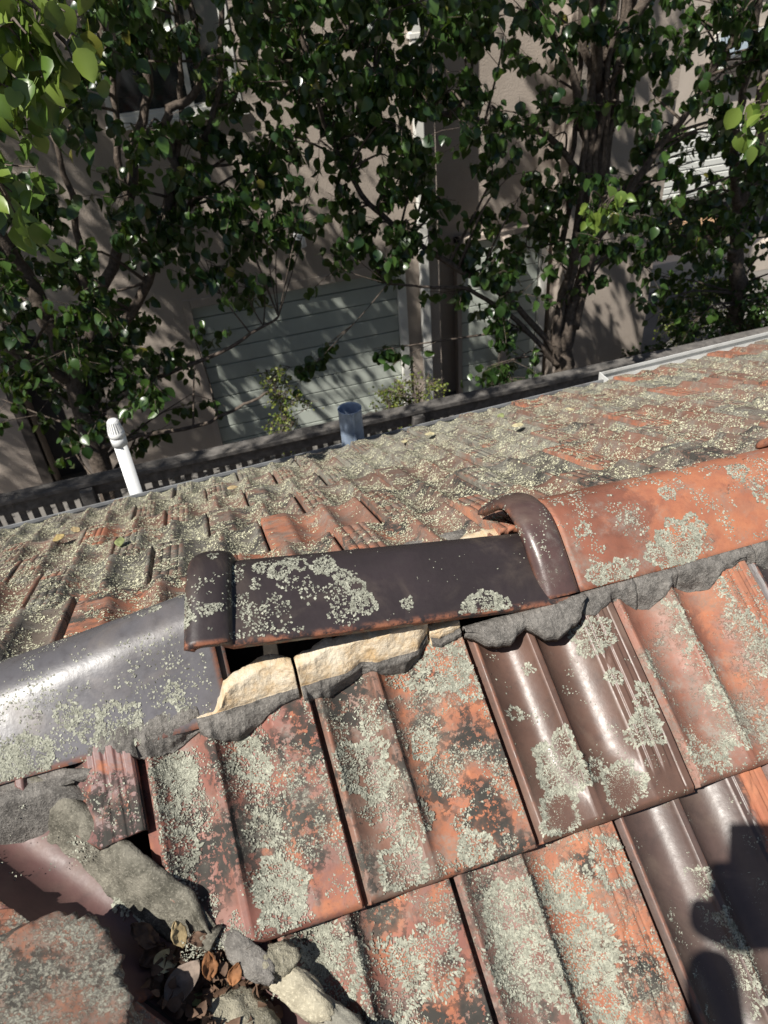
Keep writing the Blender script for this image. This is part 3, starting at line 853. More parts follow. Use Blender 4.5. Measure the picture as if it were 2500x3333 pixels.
# loose slab standing proud of the tiles, with scalloped lower edge and a shadow beneath
mortar_strip('mortar_slab', L(0.214, 0.392, 110), [(.214, .268), (.222, .262), (.235, .250), (.255, .240), (.27, .240), (.285, .252), (.297, .256), (.305, .248), (.318, .232), (.335, .228), (.355, .236), (.372, .244), (.385, .258), (.392, .268)],
    [(lambda x, b: b, lambda x, h: h*0+.012), (lambda x, b: b+.002, lambda x, h: h*0+.019), (lambda x, b: b+.008, lambda x, h: h*0+.022), (lambda x, b: b+.5*(.272-b), lambda x, h: h*0+.023), (lambda x, b: np.maximum(b+.004, .274), lambda x, h: h*0+.022), (lambda x, b: np.maximum(b+.006, .2795), lambda x, h: h*0+.017)],
    [M['mortar']], None, 77, .0026, 'loose grey mortar slab with a scalloped lower edge under the rolled collar', False, .011)
# dark strip under the orange cap, cracked into lengths
BOT = [(q[0], q[1]+.007) for q in [(.378, .270), (.388, .246), (.40, .240), (.425, .250), (.445, .255), (.47, .238), (.49, .232), (.515, .243), (.532, .256), (.56, .240), (.585, .234), (.61, .250), (.65, .258), (.70, .238), (.74, .250), (.80, .24), (.85, .25)]]
for i, (xa, xb) in enumerate(((.378, .4735), (.475, .541), (.5425, .668), (.67, .85))):
    mortar_strip('mortar_pointing', L(xa, xb, int((xb-xa)*420)), BOT,
        [(lambda x, b: b, lambda x, h: h-.006), (lambda x, b: b+.0004, lambda x, h: h+.0025), (lambda x, b: b+.003, lambda x, h: h+.005), (lambda x, b: b+.5*(.27-b), lambda x, h: np.maximum(h, -.014)*.7+.007), (const(.272), lambda x, h: h*0+.009), (const(.283), lambda x, h: h*0+.008)], [M['mortar']], None, 83+i*5, .0030)
mortar_strip('mortar_pointing', L(0.855, 1.40, 120), [(.855, .25), (1.0, .24), (1.1, .25), (1.2, .24), (1.4, .25)],
    [(lambda x, b: b, lambda x, h: h-.006), (lambda x, b: b+.002, lambda x, h: h+.006), (const(.272), lambda x, h: h*0+.012), (const(.283), lambda x, h: h*0+.008)], [M['mortar']], None, 85)
# bedding on the far side and packing inside the ridge, so the hollow is closed behind
P = np.zeros((5, 160, 3)); xs = L(-0.60, 1.40, 160)
for i, (y, z) in enumerate(((.435, .110), (.452, .098), (.470, .102), (.486, .112), (.50, .098))):
    P[i] = np.stack([xs, y+.006*(fbm(xs*60, xs*0+i, 91, 3)-.5), z-.016+.010*(fbm(xs*50, xs*0+i*3, 93, 3)-.5)-.018*sstep(-.1, -.45, xs)], -1)
me, _ = solid_grid('mortar_bedding', P, .03)
link('mortar_bedding', me, ROOF, M['mortar'], True)
P = np.zeros((6, 24, 3)); xs = L(0.285, 0.355, 24)
for i, (y, z) in enumerate(((.405, .105), (.410, .118), (.420, .127), (.435, .127), (.450, .116), (.465, .09))):
    P[i] = np.stack([xs, y+.006*(fbm(xs*60, xs*0+i, 95, 3)-.5), z-.02*np.abs((xs-.32)/.035)**3*.5+.008*(fbm(xs*50, xs*0+i*3, 97, 3)-.5)], -1)
me, _ = solid_grid('mortar_block', P, .03)
o = link('mortar_block', me, ROOF, M['cream'], True); o['label'] = 'pale mortar showing under the open end of the rolled collar'

# --- valley at the lower left ------------------------------------------------------
TP = math.tan(P0)
def vpt(a, b, dz=0.0):
    """a: distance down the valley in plan, b: across it (towards the near slope), from the point on x+y=-0.205, y=0.2"""
    a = np.asarray(a, float); b = np.asarray(b, float)
    x = -0.405+(a+b)/math.sqrt(2); y = 0.2+(b-a)/math.sqrt(2)
    ya = 0.2-a/math.sqrt(2)
    return np.stack([x, y, TP*ya+dz], -1)
def trough(a0, a1, mat_tone, lift, name, label):
    A, B = np.meshgrid(L(a0, a1, 40), L(-0.062, 0.047, 26))
    z = -0.040+.050*(np.abs(B)/.055)**1.9+lift + .002*(fbm(A*14, B*18, 101, 3)-.5)
    P = vpt(A, B, 0); P[..., 2] += z
    P = fix_out(P)
    me, _ = solid_grid(name, P, .010)
    o = link(name, me, ROOF, M['tile']); tone(o, *mat_tone); o['label'] = label
    return o
trough(-0.30, 0.262, ((0.105, 0.052, 0.048), .02, .02, .08, .08, .62), 0.0, 'valley_tile', 'smooth maroon valley tile, concave, lit along one side')
trough(0.250, 0.62, ((0.09, 0.045, 0.04), .05, .05, .2, .2, .4), -0.012, 'valley_tile', 'lower valley tile filled with dead leaves')
# a pale lichen rosette on the trough
def vz(b): return -0.040+.050*(abs(b)/.055)**1.9
pt = []
for (a, b, R, f) in ((0.172, 0.022, 0.017, .55), (0.196, 0.020, 0.011, .5), (0.150, .034, .006, .4)):
    dx, dy, rr = rosette_pts(R, f, 7)
    A, B = a+dx, b+dy
    p = vpt(A, B, 0); p[:, 2] += vz(0)+.050*(np.abs(B)/.055)**1.9+.0015
    n = np.zeros_like(p); n[:, 2] = 1; n[:, 0] = -.3; n[:, 1] = -.3
    pt.append(flakes(p, n/np.linalg.norm(n, axis=1, keepdims=True), .0048, .0009, .4))
V, F = join_vf(pt)
tro = [o for o in ROOF.children if o.name.startswith('valley_tile')][0]
link('lichen', mesh_np('lichen', V, F), tro, M['lichen'], True, 'stuff')
# mortar fillet along the near slope's cut edge
A = L(-0.03, 0.292, 150)
P = []
wv = lambda s_, k: .004*(fbm(A*55, A*0+k, 111+k, 3)-.5)
for k, (b, z) in enumerate(((.017, -.037), (.020, -.031), (.025, -.024), (.030, -.014), (.035, -.004), (.040, .006), (.045, .013), (.050, .018), (.056, .021), (.062, .019), (.064, .006))):
    bb = b+wv(0, k)*1.6+.004*np.sin(A*23)
    p = vpt(A, bb-.016*sstep(.24, .292, A)*(k > 4)*(k-4)*.35, 0); p[:, 2] += z+.0030*(fbm(A*80, A*0+k*2.3, 120, 4)-.5)-.012*sstep(.255, .292, A)
    P.append(p)
P = fix_out(np.stack(P))
me, _ = solid_grid('mortar_fillet', P, .012)
o = link('mortar_fillet', me, ROOF, M['greenmortar'], True); o['label'] = 'weathered mortar fillet along the edge of the valley'
# grey mortar patch at the head of the valley under the low cap
P = np.zeros((14, 40, 3))
for i in range(14):
    xs = L(-0.50, -0.296+.02*math.sin(i), 40); y = .176+.058*i/13
    P[i] = np.stack([xs, np.full_like(xs, y)+.004*(fbm(xs*60, xs*0+i, 131, 3)-.5), TP*y-.001+.012*np.sin(math.pi*min(1, i/9))+.006*(fbm(xs*40, xs*0+y*40, 133, 4)-.5)-.06*sstep(.4, 0, np.full_like(xs, i/13))*0-.055*sstep(.35, 0., np.full_like(xs, i/13.))], -1)
me, _ = solid_grid('mortar_fillet', P, .02)
link('mortar_fillet', me, ROOF, M['mortar'], True)

# wing roof on the other side of the valley: cut tiles with a thick mortar edge
CW = -0.20
WU, WV, WN = Vector((0, 1, 0)), Vector((-math.cos(P0), 0, math.sin(P0))), Vector((math.sin(P0), 0, math.cos(P0)))
def wing_frame(y0, course):
    # tail edge of course k at x = -0.12 - k*0.285
    xt = 0.005-course*GAUGE*math.cos(P0)
    return frame(Vector((xt, y0, TP*(-xt+CW)+.006)), WU, WV, WN)
for course in (0, 1, 2):
    for c in range(-4, 3):
        mw = wing_frame(-0.245+c*TW+(0.11 if course % 2 else 0), course)
        k = -0.290
        cs = [(mw @ Vector((u, v, 0))) for u in (0, TW) for v in (0, TL)]
        lo, hi = min(q.x+q.y for q in cs), max(q.x+q.y for q in cs)
        if lo > k-0.02: continue
        me = near_me[(c+course) % 3]
        if hi > k:
            inv = mw.inverted()
            me = clip_mesh(me, inv @ Vector((k, 0, 0)), inv.to_3x3() @ Vector((-1, -1, 0)).normalized())
        o = link('roof_tile', me, ROOF, None, False); o.matrix_local = mw
        tone(o, (0.20, 0.085, 0.055), .58, .62, .60, .56, .2)
M['stone'] = make_grainy('lichened_mortar', (0.13, 0.12, 0.10), (0.25, 0.24, 0.20), 70, 350, 0.0025)
M['rawstone'] = make_grainy('raw_mortar_lump', (0.19, 0.175, 0.13), (0.40, 0.37, 0.28), 60, 260, 0.006, (0.50, 0.47, 0.38), big=40)
A = L(-0.06, 0.5, 160); P = []
for k, (b, z) in enumerate(((-.060, -.016), (-.058, -.004), (-.059, .004), (-.063, .010), (-.070, .015), (-.080, .017), (-.095, .010))):
    bb = b+.006*(fbm(A*38, A*0+k, 141+k, 4)-.5)*2+.006*np.sin(A*31+1)
    p = vpt(A, bb, 0); p[:, 2] += z+.007*(fbm(A*60, A*0+k*2.1, 150, 4)-.5)+.012*fbm(A*9, A*0, 152, 2)
    P.append(p)
P = fix_out(np.stack(P))
me, _ = solid_grid('mortar_fillet', P, .012)
o = link('mortar_fillet', me, ROOF, M['stone'], True); o['label'] = 'broken crusty mortar edge of the cut tiles across the valley'
bq = bmesh.new()
quad(bq, [Vector((x, y, TP*(-x+CW)-.03)) for x, y in ((-0.45, .18), (-1.6, .5), (-1.6, -1.0), (0.72, -1.0))])
me = bpy.data.meshes.new('roof_sarking'); bq.to_mesh(me); bq.free()
link('roof_sarking', me, ROOF, M['underlay'], False)

# --- loose lumps, slabs and leaves lying in the valley -----------------------------
def lump(name, label, cat, loc, size, mat, seed, rot=(0, 0, 0), flat=0.25, sub=4, group=None):
    bm = bmesh.new()
    bmesh.ops.create_icosphere(bm, subdivisions=sub, radius=1.0)
    rs = random.Random(seed)
    dirs = [Vector((rs.gauss(0, 1), rs.gauss(0, 1), rs.gauss(0, 1))).normalized() for _ in range(9)]
    cut = [rs.uniform(.55, .92) for _ in dirs]
    for v in bm.verts:
        d = v.co.normalized(); r = 1.0
        for q, c in zip(dirs, cut):
            t = d.dot(q)
            if t > 1e-3: r = min(r, c/t) if r > c/t else r
        v.co = d*r
    R = Matrix.Rotation(rot[2], 3, 'Z') @ Matrix.Rotation(rot[1], 3, 'Y') @ Matrix.Rotation(rot[0], 3, 'X')
    co = np.array([v.co[:] for v in bm.verts])
    nz = fbm(co[:, 0]*3+co[:, 2]*2+seed, co[:, 1]*3-co[:, 2]*1.5, seed, 4)-.5
    n2 = fbm(co[:, 0]*11+co[:, 2]*7, co[:, 1]*11+seed, seed+3, 3)-.5
    for v, a, b_ in zip(bm.verts, nz, n2):
        v.co = R @ Vector((v.co.x*size[0], v.co.y*size[1], v.co.z*size[2])*1) * (1+.42*a+.22*b_)
    me = bpy.data.meshes.new(name); bm.to_mesh(me); bm.free()
    o = link(name, me, None, mat, True)
    o.location = loc
    tag(o, label, cat, group)
    return o
def sp(x, s, h): 
    q = slope_pt(np.array([x]), np.array([s]), np.array([h]))[0]; return Vector(q)
lump('mortar_lump', 'rounded pale lump of mortar at the bottom edge beside the dead leaves', 'mortar lump', sp(-0.172, -0.078, -0.016), (.046, .050, .030), M['rawstone'], 5, (.2, .1, .6))
lump('mortar_lump', 'cream chunk of broken mortar under the tail of the maroon tile', 'mortar lump', sp(-0.112, -0.022, -0.010), (.026, .020, .015), M['rawstone'], 8, (.3, .2, .3))
lump('mortar_slab', 'thin grey slab of mortar leaning below the valley edge tile', 'mortar slab', sp(-0.140, -0.010, -0.006), (.046, .019, .010), M['mortar'], 12, (.5, .15, -.86))
lump('mortar_slab', 'long cracked slab of mortar lying along the lower cut tiles', 'mortar slab', sp(-0.100, -0.060, -0.016), (.050, .020, .014), M['pale_mortar'], 15, (.4, .2, -.9))
lump('mortar_slab', 'last slab of mortar at the bottom edge beside the orange tile', 'mortar slab', sp(-0.058, -0.115, -0.014), (.055, .022, .016), M['stone'], 19, (.4, .2, -.95))
lump('mortar_lump', 'orange and grey lichened tile end lying over the valley at the lower left', 'tile fragment', Vector((-0.345, -0.050, 0.082)), (.122, .102, .036), M['tile'], 23, (.12, .12, .5), sub=5)
fr = bpy.data.objects['mortar_lump.002']; fr.name = 'tile_fragment'
tone(fr, (0.22, 0.10, 0.06), .60, .60, .56, .68, .1)

# ------------------------------------------------------------------ more materials
def plain(name, col, rough=0.6, metal=0.0, var=0.12, scale=12, bump=0.0, bscale=200, spec=0.4, dirt=None):
    g = NG(name); p = g.pos()
    n = g.noise(p, scale, 5, 0.6)
    c = g.mix(g.step(n, 0.3, 0.7), tuple(v*(1-var) for v in col), tuple(min(1, v*(1+var)) for v in col))
    if dirt: c = g.mix(g.math('MULTIPLY', g.step(g.noise(p, scale*0.6, 6, 0.7), 0.5, 0.75), dirt[1]), c, dirt[0])
    nor = g.bump(g.noise(p, bscale, 4, 0.6), bump, 0.8) if bump else None
    g.bsdf(c, rough, nor, **{'Metallic': metal, 'Specular_IOR_Level': spec})
    return g.mat
M['render_wall'] = plain('taupe_render', (0.45, 0.385, 0.33), 0.92, 0, 0.06, 1.2, 0.008, 60, 0.2, dirt=((0.27, 0.225, 0.185), .35))
M['door'] = plain('sage_door_paint', (0.52, 0.56, 0.50), 0.55, 0, 0.05, 3, dirt=((0.34, 0.35, 0.30), .4))
M['white'] = plain('white_paint', (0.78, 0.77, 0.72), 0.5, 0, 0.06, 6, dirt=((0.45, 0.42, 0.36), .35))
M['pvc'] = plain('white_plastic', (0.78, 0.79, 0.79), 0.42, 0, 0.03, 6, dirt=((0.52, 0.50, 0.45), .45))
M['galv'] = plain('galvanised_steel', (0.34, 0.42, 0.54), 0.5, 0.25, 0.18, 26, dirt=((0.55, 0.58, 0.62), .5))  # blue of the reflected sky is mixed into the steel colour
M['gutter'] = plain('pale_steel_gutter', (0.62, 0.62, 0.60), 0.45, 0.0, 0.1, 9, dirt=((0.30, 0.27, 0.22), .6))
M['oldgutter'] = plain('old_gutter', (0.30, 0.31, 0.32), 0.5, 0.2, 0.2, 14, dirt=((0.12, 0.08, 0.06), .7))
M['fence'] = plain('weathered_timber', (0.12, 0.112, 0.105), 0.9, 0, 0.3, 18, 0.004, 60, 0.2, dirt=((0.30, 0.27, 0.23), .5))
M['dark'] = plain('charcoal_paint', (0.045, 0.047, 0.055), 0.6, 0, 0.1)
M['darkframe'] = plain('dark_brown_timber', (0.085, 0.072, 0.063), 0.75, 0, 0.2)
M['concrete'] = plain('driveway_concrete', (0.17, 0.16, 0.148), 0.95, 0, 0.12, 1.5, 0.003, 60, 0.2, dirt=((0.2, 0.18, 0.15), .5))  # base colour darkened to stand in for tree shade on the lane
M['earth'] = plain('ground_earth', (0.13, 0.115, 0.095), 1.0, 0, 0.25, 2, 0.01, 30, 0.1)
M['beige'] = plain('beige_wall', (0.55, 0.48, 0.41), 0.9, 0, 0.05, 2, 0.003, 90, 0.2)
M['tan'] = plain('tan_brick', (0.42, 0.26, 0.15), 0.9, 0, 0.2, 20)
M['brick'] = plain('red_brick', (0.26, 0.10, 0.07), 0.9, 0, 0.25, 30, 0.004, 120)
M['boards'] = plain('white_boards', (0.74, 0.75, 0.70), 0.6, 0, 0.04, 4)
def glass_mat(name, tint, rough):
    g = NG(name)
    g.bsdf(tint, rough, None, **{'Specular_IOR_Level': 0.8, 'Metallic': 0.0, 'Coat_Weight': 1.0, 'Coat_Roughness': rough})
    return g.mat
M['glass'] = glass_mat('dark_window_glass', (0.035, 0.038, 0.040), 0.06)
M['skyglass'] = glass_mat('pale_blue_window', (0.55, 0.66, 0.76), 0.15)  # sky reflection painted in as the pane's pale blue base colour

GZ = -4.5
# ------------------------------------------------------------------ ground
def sheet(name, x0, x1, y0, y1, z, mat):
    me = bpy.data.meshes.new(name)
    me.from_pydata([(x0, y0, z), (x1, y0, z), (x1, y1, z), (x0, y1, z)], [], [(0, 1, 2, 3)])
    o = link(name, me, None, mat, False); o['kind'] = 'structure'
    return o
sheet('ground', -300, 300, -300, 300, GZ, M['earth'])
sheet('driveway', -9, 16, 5.6, 12.0, GZ+.004, M['concrete'])

M['ground_shade'] = plain('painted_ground_shade', (0.035, 0.028, 0.022), 1.0, 0, 0.4, 25, 0.02, 40, 0.1)  # near-black colour standing in for shade on the ground
sheet('ground_shade_strip', -9, 3.0, 5.26, 7.4, GZ+.03, M['ground_shade'])  # added dark sheet, imitates shade on the ground behind the fence

# ------------------------------------------------------------------ eave: gutters, house wall
def gutter(x0, x1, y0, z_at, w, h, mat, name, label):
    b = Boxes()
    sec = [(0, 0), (0.0, -h), (w, -h), (w, 0), (w-.012, .004), (w-.012, -.008), (w-.004, -.008), (w-.004, -h+.004), (.004, -h+.004), (.004, 0)]
    n = 24
    rows = []
    for i in range(n+1):
        x = x0+(x1-x0)*i/n
        rows.append([b.bm.verts.new((x, y0+q[0], z_at(x)+q[1])) for q in sec])
    for i in range(n):
        for k in range(len(sec)):
            a = rows[i]; c = rows[i+1]; k2 = (k+1) % len(sec)
            b.bm.faces.new((a[k], c[k], c[k2], a[k2]))
    o = b.build(name, mat, ROOF)
    bmx = Boxes().box(x0-.004, x0, y0, y0+w, z_at(x0)-h, z_at(x0)+.002); bmx.build('gutter_end', mat, o)
    o['label'] = label
    return o
gutter(1.60, 3.25, 2.035, lambda x: -0.690+.022*(x-1.6), .125, .10, M['gutter'], 'gutter', 'pale steel gutter with a square stop end')
gutter(-1.45, 1.595, 2.03, lambda x: -0.745+.024*(x), .10, .09, M['oldgutter'], 'gutter', 'old grey gutter mostly hidden behind the eave tiles')
Boxes().box(-1.45, 3.25, 1.975, 2.0, -0.98, -0.80).build('fascia', M['darkframe'], ROOF)
Boxes().box(-1.45, 3.25, -0.35, 1.6, GZ, -0.62).build('house_wall', M['brick'], ROOF)

# ------------------------------------------------------------------ vent pipes
t = thing('vent_pipe', 'white plastic vent pipe with a slotted cap standing behind the eave', 'vent pipe', (-0.374, 2.19, GZ))
def lathe(prof, seg=28, cx=0, cy=0):
    V, F = [], []
    for r, z in prof:
        for k in range(seg):
            a = 2*math.pi*k/seg
            V.append((cx+r*math.cos(a), cy+r*math.sin(a), z))
    for i in range(len(prof)-1):
        for k in range(seg):
            F.append((i*seg+k, i*seg+(k+1) % seg, (i+1)*seg+(k+1) % seg, (i+1)*seg+k))
    return np.array(V), np.array(F)
TOPZ = -0.461-GZ
V, F = lathe([(0.0, 0), (.0245, 0), (.0245, TOPZ-.085), (.0205, TOPZ-.085)])
link('pipe', mesh_np('pipe', V, F), t, M['pvc'], True)
V, F = lathe([(.0248, TOPZ-.105), (.0285, TOPZ-.104), (.0285, TOPZ-.072), (.0262, TOPZ-.070), (.0295, TOPZ-.068), (.0295, TOPZ-.050), (.026, TOPZ-.046), (.0185, TOPZ-.004), (.016, TOPZ), (0, TOPZ)], 40)
o = link('cap', mesh_np('cap', V, F), t, M['pvc'], False)
b = Boxes()
for k in range(20):
    a = 2*math.pi*k/20
    p0 = Vector((.0275*math.cos(a), .0275*math.sin(a), TOPZ-.046)); p1 = Vector((.0200*math.cos(a), .0200*math.sin(a), TOPZ-.005))
    b.tube([p0, p1], [.0017, .0013], 5)
b.build('fins', M['pvc'], o)

t = thing('flue_pipe', 'short blue-grey galvanised flue with an open top at the eave', 'flue', (0.487, 2.11, -0.85))
V, F = lathe([(.0455, 0.02), (.0455, .27), (.0465, .272), (.0465, .277), (.0445, .277), (.0435, .270), (.0435, .02)], 32)
link('pipe', mesh_np('pipe', V, F), t, M['galv'], True)
Boxes().box(-.004, .004, -.0495, -.0452, .03, .272).build('seam', M['galv'], t)
V, F = lathe([(.046, .085), (.060, .080), (.064, .072), (.060, .05), (.046, .05)], 28)
link('collar', mesh_np('collar', V, F), t, M['galv'], True)
Boxes().box(-.07, .07, -.06, .07, .035, .050).build('flashing', M['oldgutter'], t)

# ------------------------------------------------------------------ picket fence
FY = 5.2; FT = -2.48
t = thing('picket_fence', 'grey weathered timber fence with narrow pickets and a heavy top rail', 'fence', (2.0, FY, GZ))
def pl(x): return x-2.0
Boxes().box(pl(-7), pl(11), -.075, .055, FT-.04-GZ, FT-GZ, .004).build('cap_rail', M['fence'], t)
Boxes().box(pl(-7), pl(11), -.030, .015, FT-.155-GZ, FT-.043-GZ, .003).build('top_rail', M['fence'], t)
Boxes().box(pl(-7), pl(11), .02, .06, .35, .45, .003).build('bottom_rail', M['fence'], t)
for x in (-6.3, -3.7, -1.10, 1.72, 4.4, 7.1, 9.8):
    Boxes().box(pl(x)-.05, pl(x)+.05, -.125, -.033, 0, FT-.05-GZ, .004).build('post', M['fence'], t)
pm = None
x = -6.9
k = 0
while x < 10.9:
    if pm is None:
        o = Boxes().box(-.027, .027, .017, .037, .03, FT-.045-GZ, .002).build('picket', M['fence'], t); pm = o.data
    else:
        o = link('picket', pm, t, None, False)
    o.location = (pl(x), 0, 0); o.rotation_euler = (0, random.uniform(-.006, .006), 0)
    x += .097+random.uniform(-.006, .006)

# ------------------------------------------------------------------ the garage building across the lane
WY = 8.3
BLD = thing('garage_building', 'two storey taupe rendered building with a sage garage door and white downpipe', 'building', (1.5, WY, GZ))
BLD['kind'] = 'thing'
bx = lambda x: x-1.5
by = lambda y: y-WY
bz = lambda z: z-GZ
def wall_holes(name, x0, x1, z0, z1, holes, mat, parent, depth=.14):
    xs = sorted({x0, x1} | {v for h in holes for v in h[:2]}); zs = sorted({z0, z1} | {v for h in holes for v in h[2:4]})
    bm = bmesh.new(); vv = {}
    def vt(x, z, y=0):
        if (x, z, y) not in vv: vv[(x, z, y)] = bm.verts.new((bx(x), y, bz(z)))
        return vv[(x, z, y)]
    for i in range(len(xs)-1):
        for j in range(len(zs)-1):
            cx, cz = (xs[i]+xs[i+1])/2, (zs[j]+zs[j+1])/2
            if any(h[0] < cx < h[1] and h[2] < cz < h[3] for h in holes): continue
            bm.faces.new((vt(xs[i], zs[j]), vt(xs[i+1], zs[j]), vt(xs[i+1], zs[j+1]), vt(xs[i], zs[j+1])))
    for h in holes:
        a, b_, c, d = h[:4]; dp = h[4] if len(h) > 4 else depth
        P = [(a, c), (b_, c), (b_, d), (a, d)]
        for q in range(4):
            p, r = P[q], P[(q+1) % 4]
            bm.faces.new([bm.verts.new((bx(p[0]), 0, bz(p[1]))), bm.verts.new((bx(p[0]), dp, bz(p[1]))), bm.verts.new((bx(r[0]), dp, bz(r[1]))), bm.verts.new((bx(r[0]), 0, bz(r[1])))])
    me = bpy.data.meshes.new(name); bm.to_mesh(me); bm.free()
    return link(name, me, parent, mat, False)
GD = (0.06, 2.58, GZ, -2.39)
W1 = (-0.27, 1.04, -0.49, 0.95)
RC = (3.098, 4.80, GZ, 2.6, .45)
SD = (-2.02, -1.62, GZ, -2.35, .5)
wall_holes('wall', -8.0, 6.03, GZ, 3.2, [GD, W1, RC, SD], M['render_wall'], BLD)
Boxes().box(bx(3.0), bx(4.9), .452, .5, 0, bz(3.2)).build('recess_wall', M['render_wall'], BLD)
b = Boxes()
b.box(bx(6.031), bx(6.13), .003, .6, 0, bz(3.2)); b.build('side_wall', M['render_wall'], BLD)
Boxes().box(bx(2.9), bx(6.13), .603, .66, 0, bz(3.2)).build('rear_wall', M['render_wall'], BLD)
Boxes().box(bx(-8.1), bx(-8.001), .003, 6.0, 0, bz(3.2)).build('side_wall', M['render_wall'], BLD)
Boxes().box(bx(-8.1), bx(2.9), 6.0, 6.1, 0, bz(3.2)).build('rear_wall', M['render_wall'], BLD)
Boxes().box(bx(2.8), bx(2.895), .67, 5.99, 0, bz(3.2)).build('side_wall', M['render_wall'], BLD)
Boxes().box(bx(-8.1), bx(2.9), -.02, 6.1, bz(3.2)+.003, bz(3.3)).build('flat_roof', M['dark'], BLD)
Boxes().box(bx(2.903), bx(6.14), -.02, .66, bz(3.2)+.003, bz(3.3)).build('flat_roof', M['dark'], BLD)
# sectional garage door: ten boards
gd = Boxes().box(bx(GD[0]), bx(GD[1]), .112, .135, 0, bz(GD[3])).build('garage_door', M['dark'], BLD)
n = 10; hh = (GD[3]-GZ)/n
for k in range(n):
    z0 = k*hh
    b = Boxes().box(bx(GD[0])+.02, bx(GD[1])-.02, .078, .110, z0+.004, z0+hh-.009, .005)
    b.build('door_board', M['door'], gd)
fr_ = Boxes()
fr_.box(bx(GD[1])-.02, bx(GD[1])+.075, -.03, .075, 0, bz(GD[3])+.06, .004)
fr_.build('door_jamb', M['white'], BLD)
Boxes().box(bx(GD[0])-.06, bx(GD[0])+.02, -.012, .075, 0, bz(GD[3])+.06, .004).build('door_jamb', M['render_wall'], BLD)
Boxes().box(bx(GD[0])+.022, bx(GD[1])-.022, -.010, .070, bz(GD[3])-.05, bz(GD[3])+.055, .004).build('door_head', M['render_wall'], BLD)
# second door in the recess
d2 = Boxes().box(bx(3.50), bx(4.62), .36, .398, 0, bz(-2.35)).build('side_garage_door', M['dark'], BLD)
for k in range(10):
    z0 = k*.213
    Boxes().box(bx(3.52), bx(4.60), .33, .358, z0+.004, z0+.205, .004).build('door_board', M['door'], d2)
for (a, b_) in ((3.44, 3.50), (4.62, 4.72)):
    Boxes().box(bx(a), bx(b_), .28, .40, 0, bz(-2.29), .004).build('door_jamb', M['white'] if a > 4 else M['render_wall'], BLD)
Boxes().box(bx(3.98), bx(4.10), .05, .17, 0, bz(-2.3), .004).build('post', M['render_wall'], BLD)
Boxes().box(bx(3.44), bx(4.72), .28, .40, bz(-2.35), bz(-2.29)).build('door_head', M['render_wall'], BLD)
# dark doorway at the left
Boxes().box(bx(-2.03), bx(-1.6), .45, .5, 0, bz(-2.34)).build('dark_door', M['dark'], BLD)
Boxes().box(bx(-2.14), bx(-2.02), -.06, .1, 0, bz(-2.3), .004).build('door_jamb', M['darkframe'], BLD)
# window upstairs
wf = Boxes()
x0, x1, z0, z1 = W1[:4]
for (a, b_, c, d) in ((x0, x0+.055, z0, z1), (x1-.055, x1, z0, z1), (x0+.0555, x1-.0555, z0, z0+.06), (x0+.0555, x1-.0555, z1-.06, z1), (.52, .57, z0+.061, z1-.061)):
    wf.box(bx(a), bx(b_), -.015, .07, bz(c), bz(d), .005)
w = wf.build('window', M['white'], BLD)
Boxes().box(bx(x0)+.03, bx(x1)-.03, .03, .04, bz(z0)+.03, bz(z1)-.03).build('pane', M['glass'], w)
wf = Boxes()
for (a, b_, c, d) in ((x0+.056, x0+.085, z0+.061, z1-.061), (x1-.085, x1-.056, z0+.061, z1-.061), (x0+.086, .519, z0+.061, z0+.09), (.571, x1-.086, z0+.061, z0+.09)):
    wf.box(bx(a), bx(b_), .004, .028, bz(c), bz(d))
wf.build('sash', M['white'], w)
Boxes().box(bx(x0)-.05, bx(x1)+.05, -.07, -.016, bz(z0)-.05, bz(z0)+.0, .006).build('sill', M['white'], w)
# downpipe with brackets, wall lamp
dp = Boxes().box(bx(2.83), bx(2.94), -.10, -.015, 0, bz(3.1), .012).build('downpipe', M['white'], BLD)
for z in (-3.6, -1.9, -0.06, 1.6):
    Boxes().box(bx(2.81), bx(2.96), -.108, -.003, bz(z), bz(z)+.05, .004).build('bracket', M['white'], dp)
lm = thing('wall_lamp', 'small white cup shaped lamp on the taupe wall', 'wall lamp', (1.41, WY, -1.86))
V, F = lathe([(.0, .1), (.05, .1), (.058, .085), (.075, -.05), (.07, -.055), (.05, .08), (0, .085)], 20)
link('shade', mesh_np('shade', V+np.array([0, -.13, 0]), F), lm, M['pvc'], True)
Boxes().box(-.03, .03, -.075, -.002, .0, .06, .004).build('arm', M['pvc'], lm)

# ------------------------------------------------------------------ neighbouring house at the right
NB = thing('neighbouring_house', 'pale neighbouring house with white roller door seen through the trees', 'house', (10.5, 12.0, GZ))
NB['kind'] = 'thing'
nx = lambda x: x-10.5
Boxes().box(nx(6.6), nx(16), .15, 5, bz(-2.38), bz(1.6)).build('wall', M['beige'], NB)
Boxes().box(nx(6.6), nx(8.75), .15, 5, 0, bz(-2.383)).build('wall', M['render_wall'], NB)
Boxes().box(nx(8.753), nx(16), .6, 5, 0, bz(-2.383)).build('undercroft', M['dark'], NB)
rd = Boxes().box(nx(8.8), nx(15.5), .16, .19, bz(-3.52), bz(-2.39)).build('roller_door', M['boards'], NB)
for k in range(9):
    z = -3.52+k*.126
    Boxes().box(nx(8.8), nx(15.5), .10, .155, bz(z)+.006, bz(z)+.116, .012).build('slat', M['boards'], rd)
Boxes().box(nx(8.8), nx(15.5), .04, .20, bz(-3.68), bz(-3.525)).build('sill_beam', M['fence'], NB)
Boxes().box(nx(8.7), nx(9.95), -.2, .1, 0, bz(-3.93), .01).build('step', M['tan'], NB)
b = Boxes()
for k in range(7): b.box(nx(9.96+.14*k), nx(9.985+.14*k), -.25, -.22, .25, bz(-3.9))
b.box(nx(9.95), nx(10.95), -.255, -.215, bz(-3.9)+.002, bz(-3.86)); b.build('railing', M['dark'], NB)
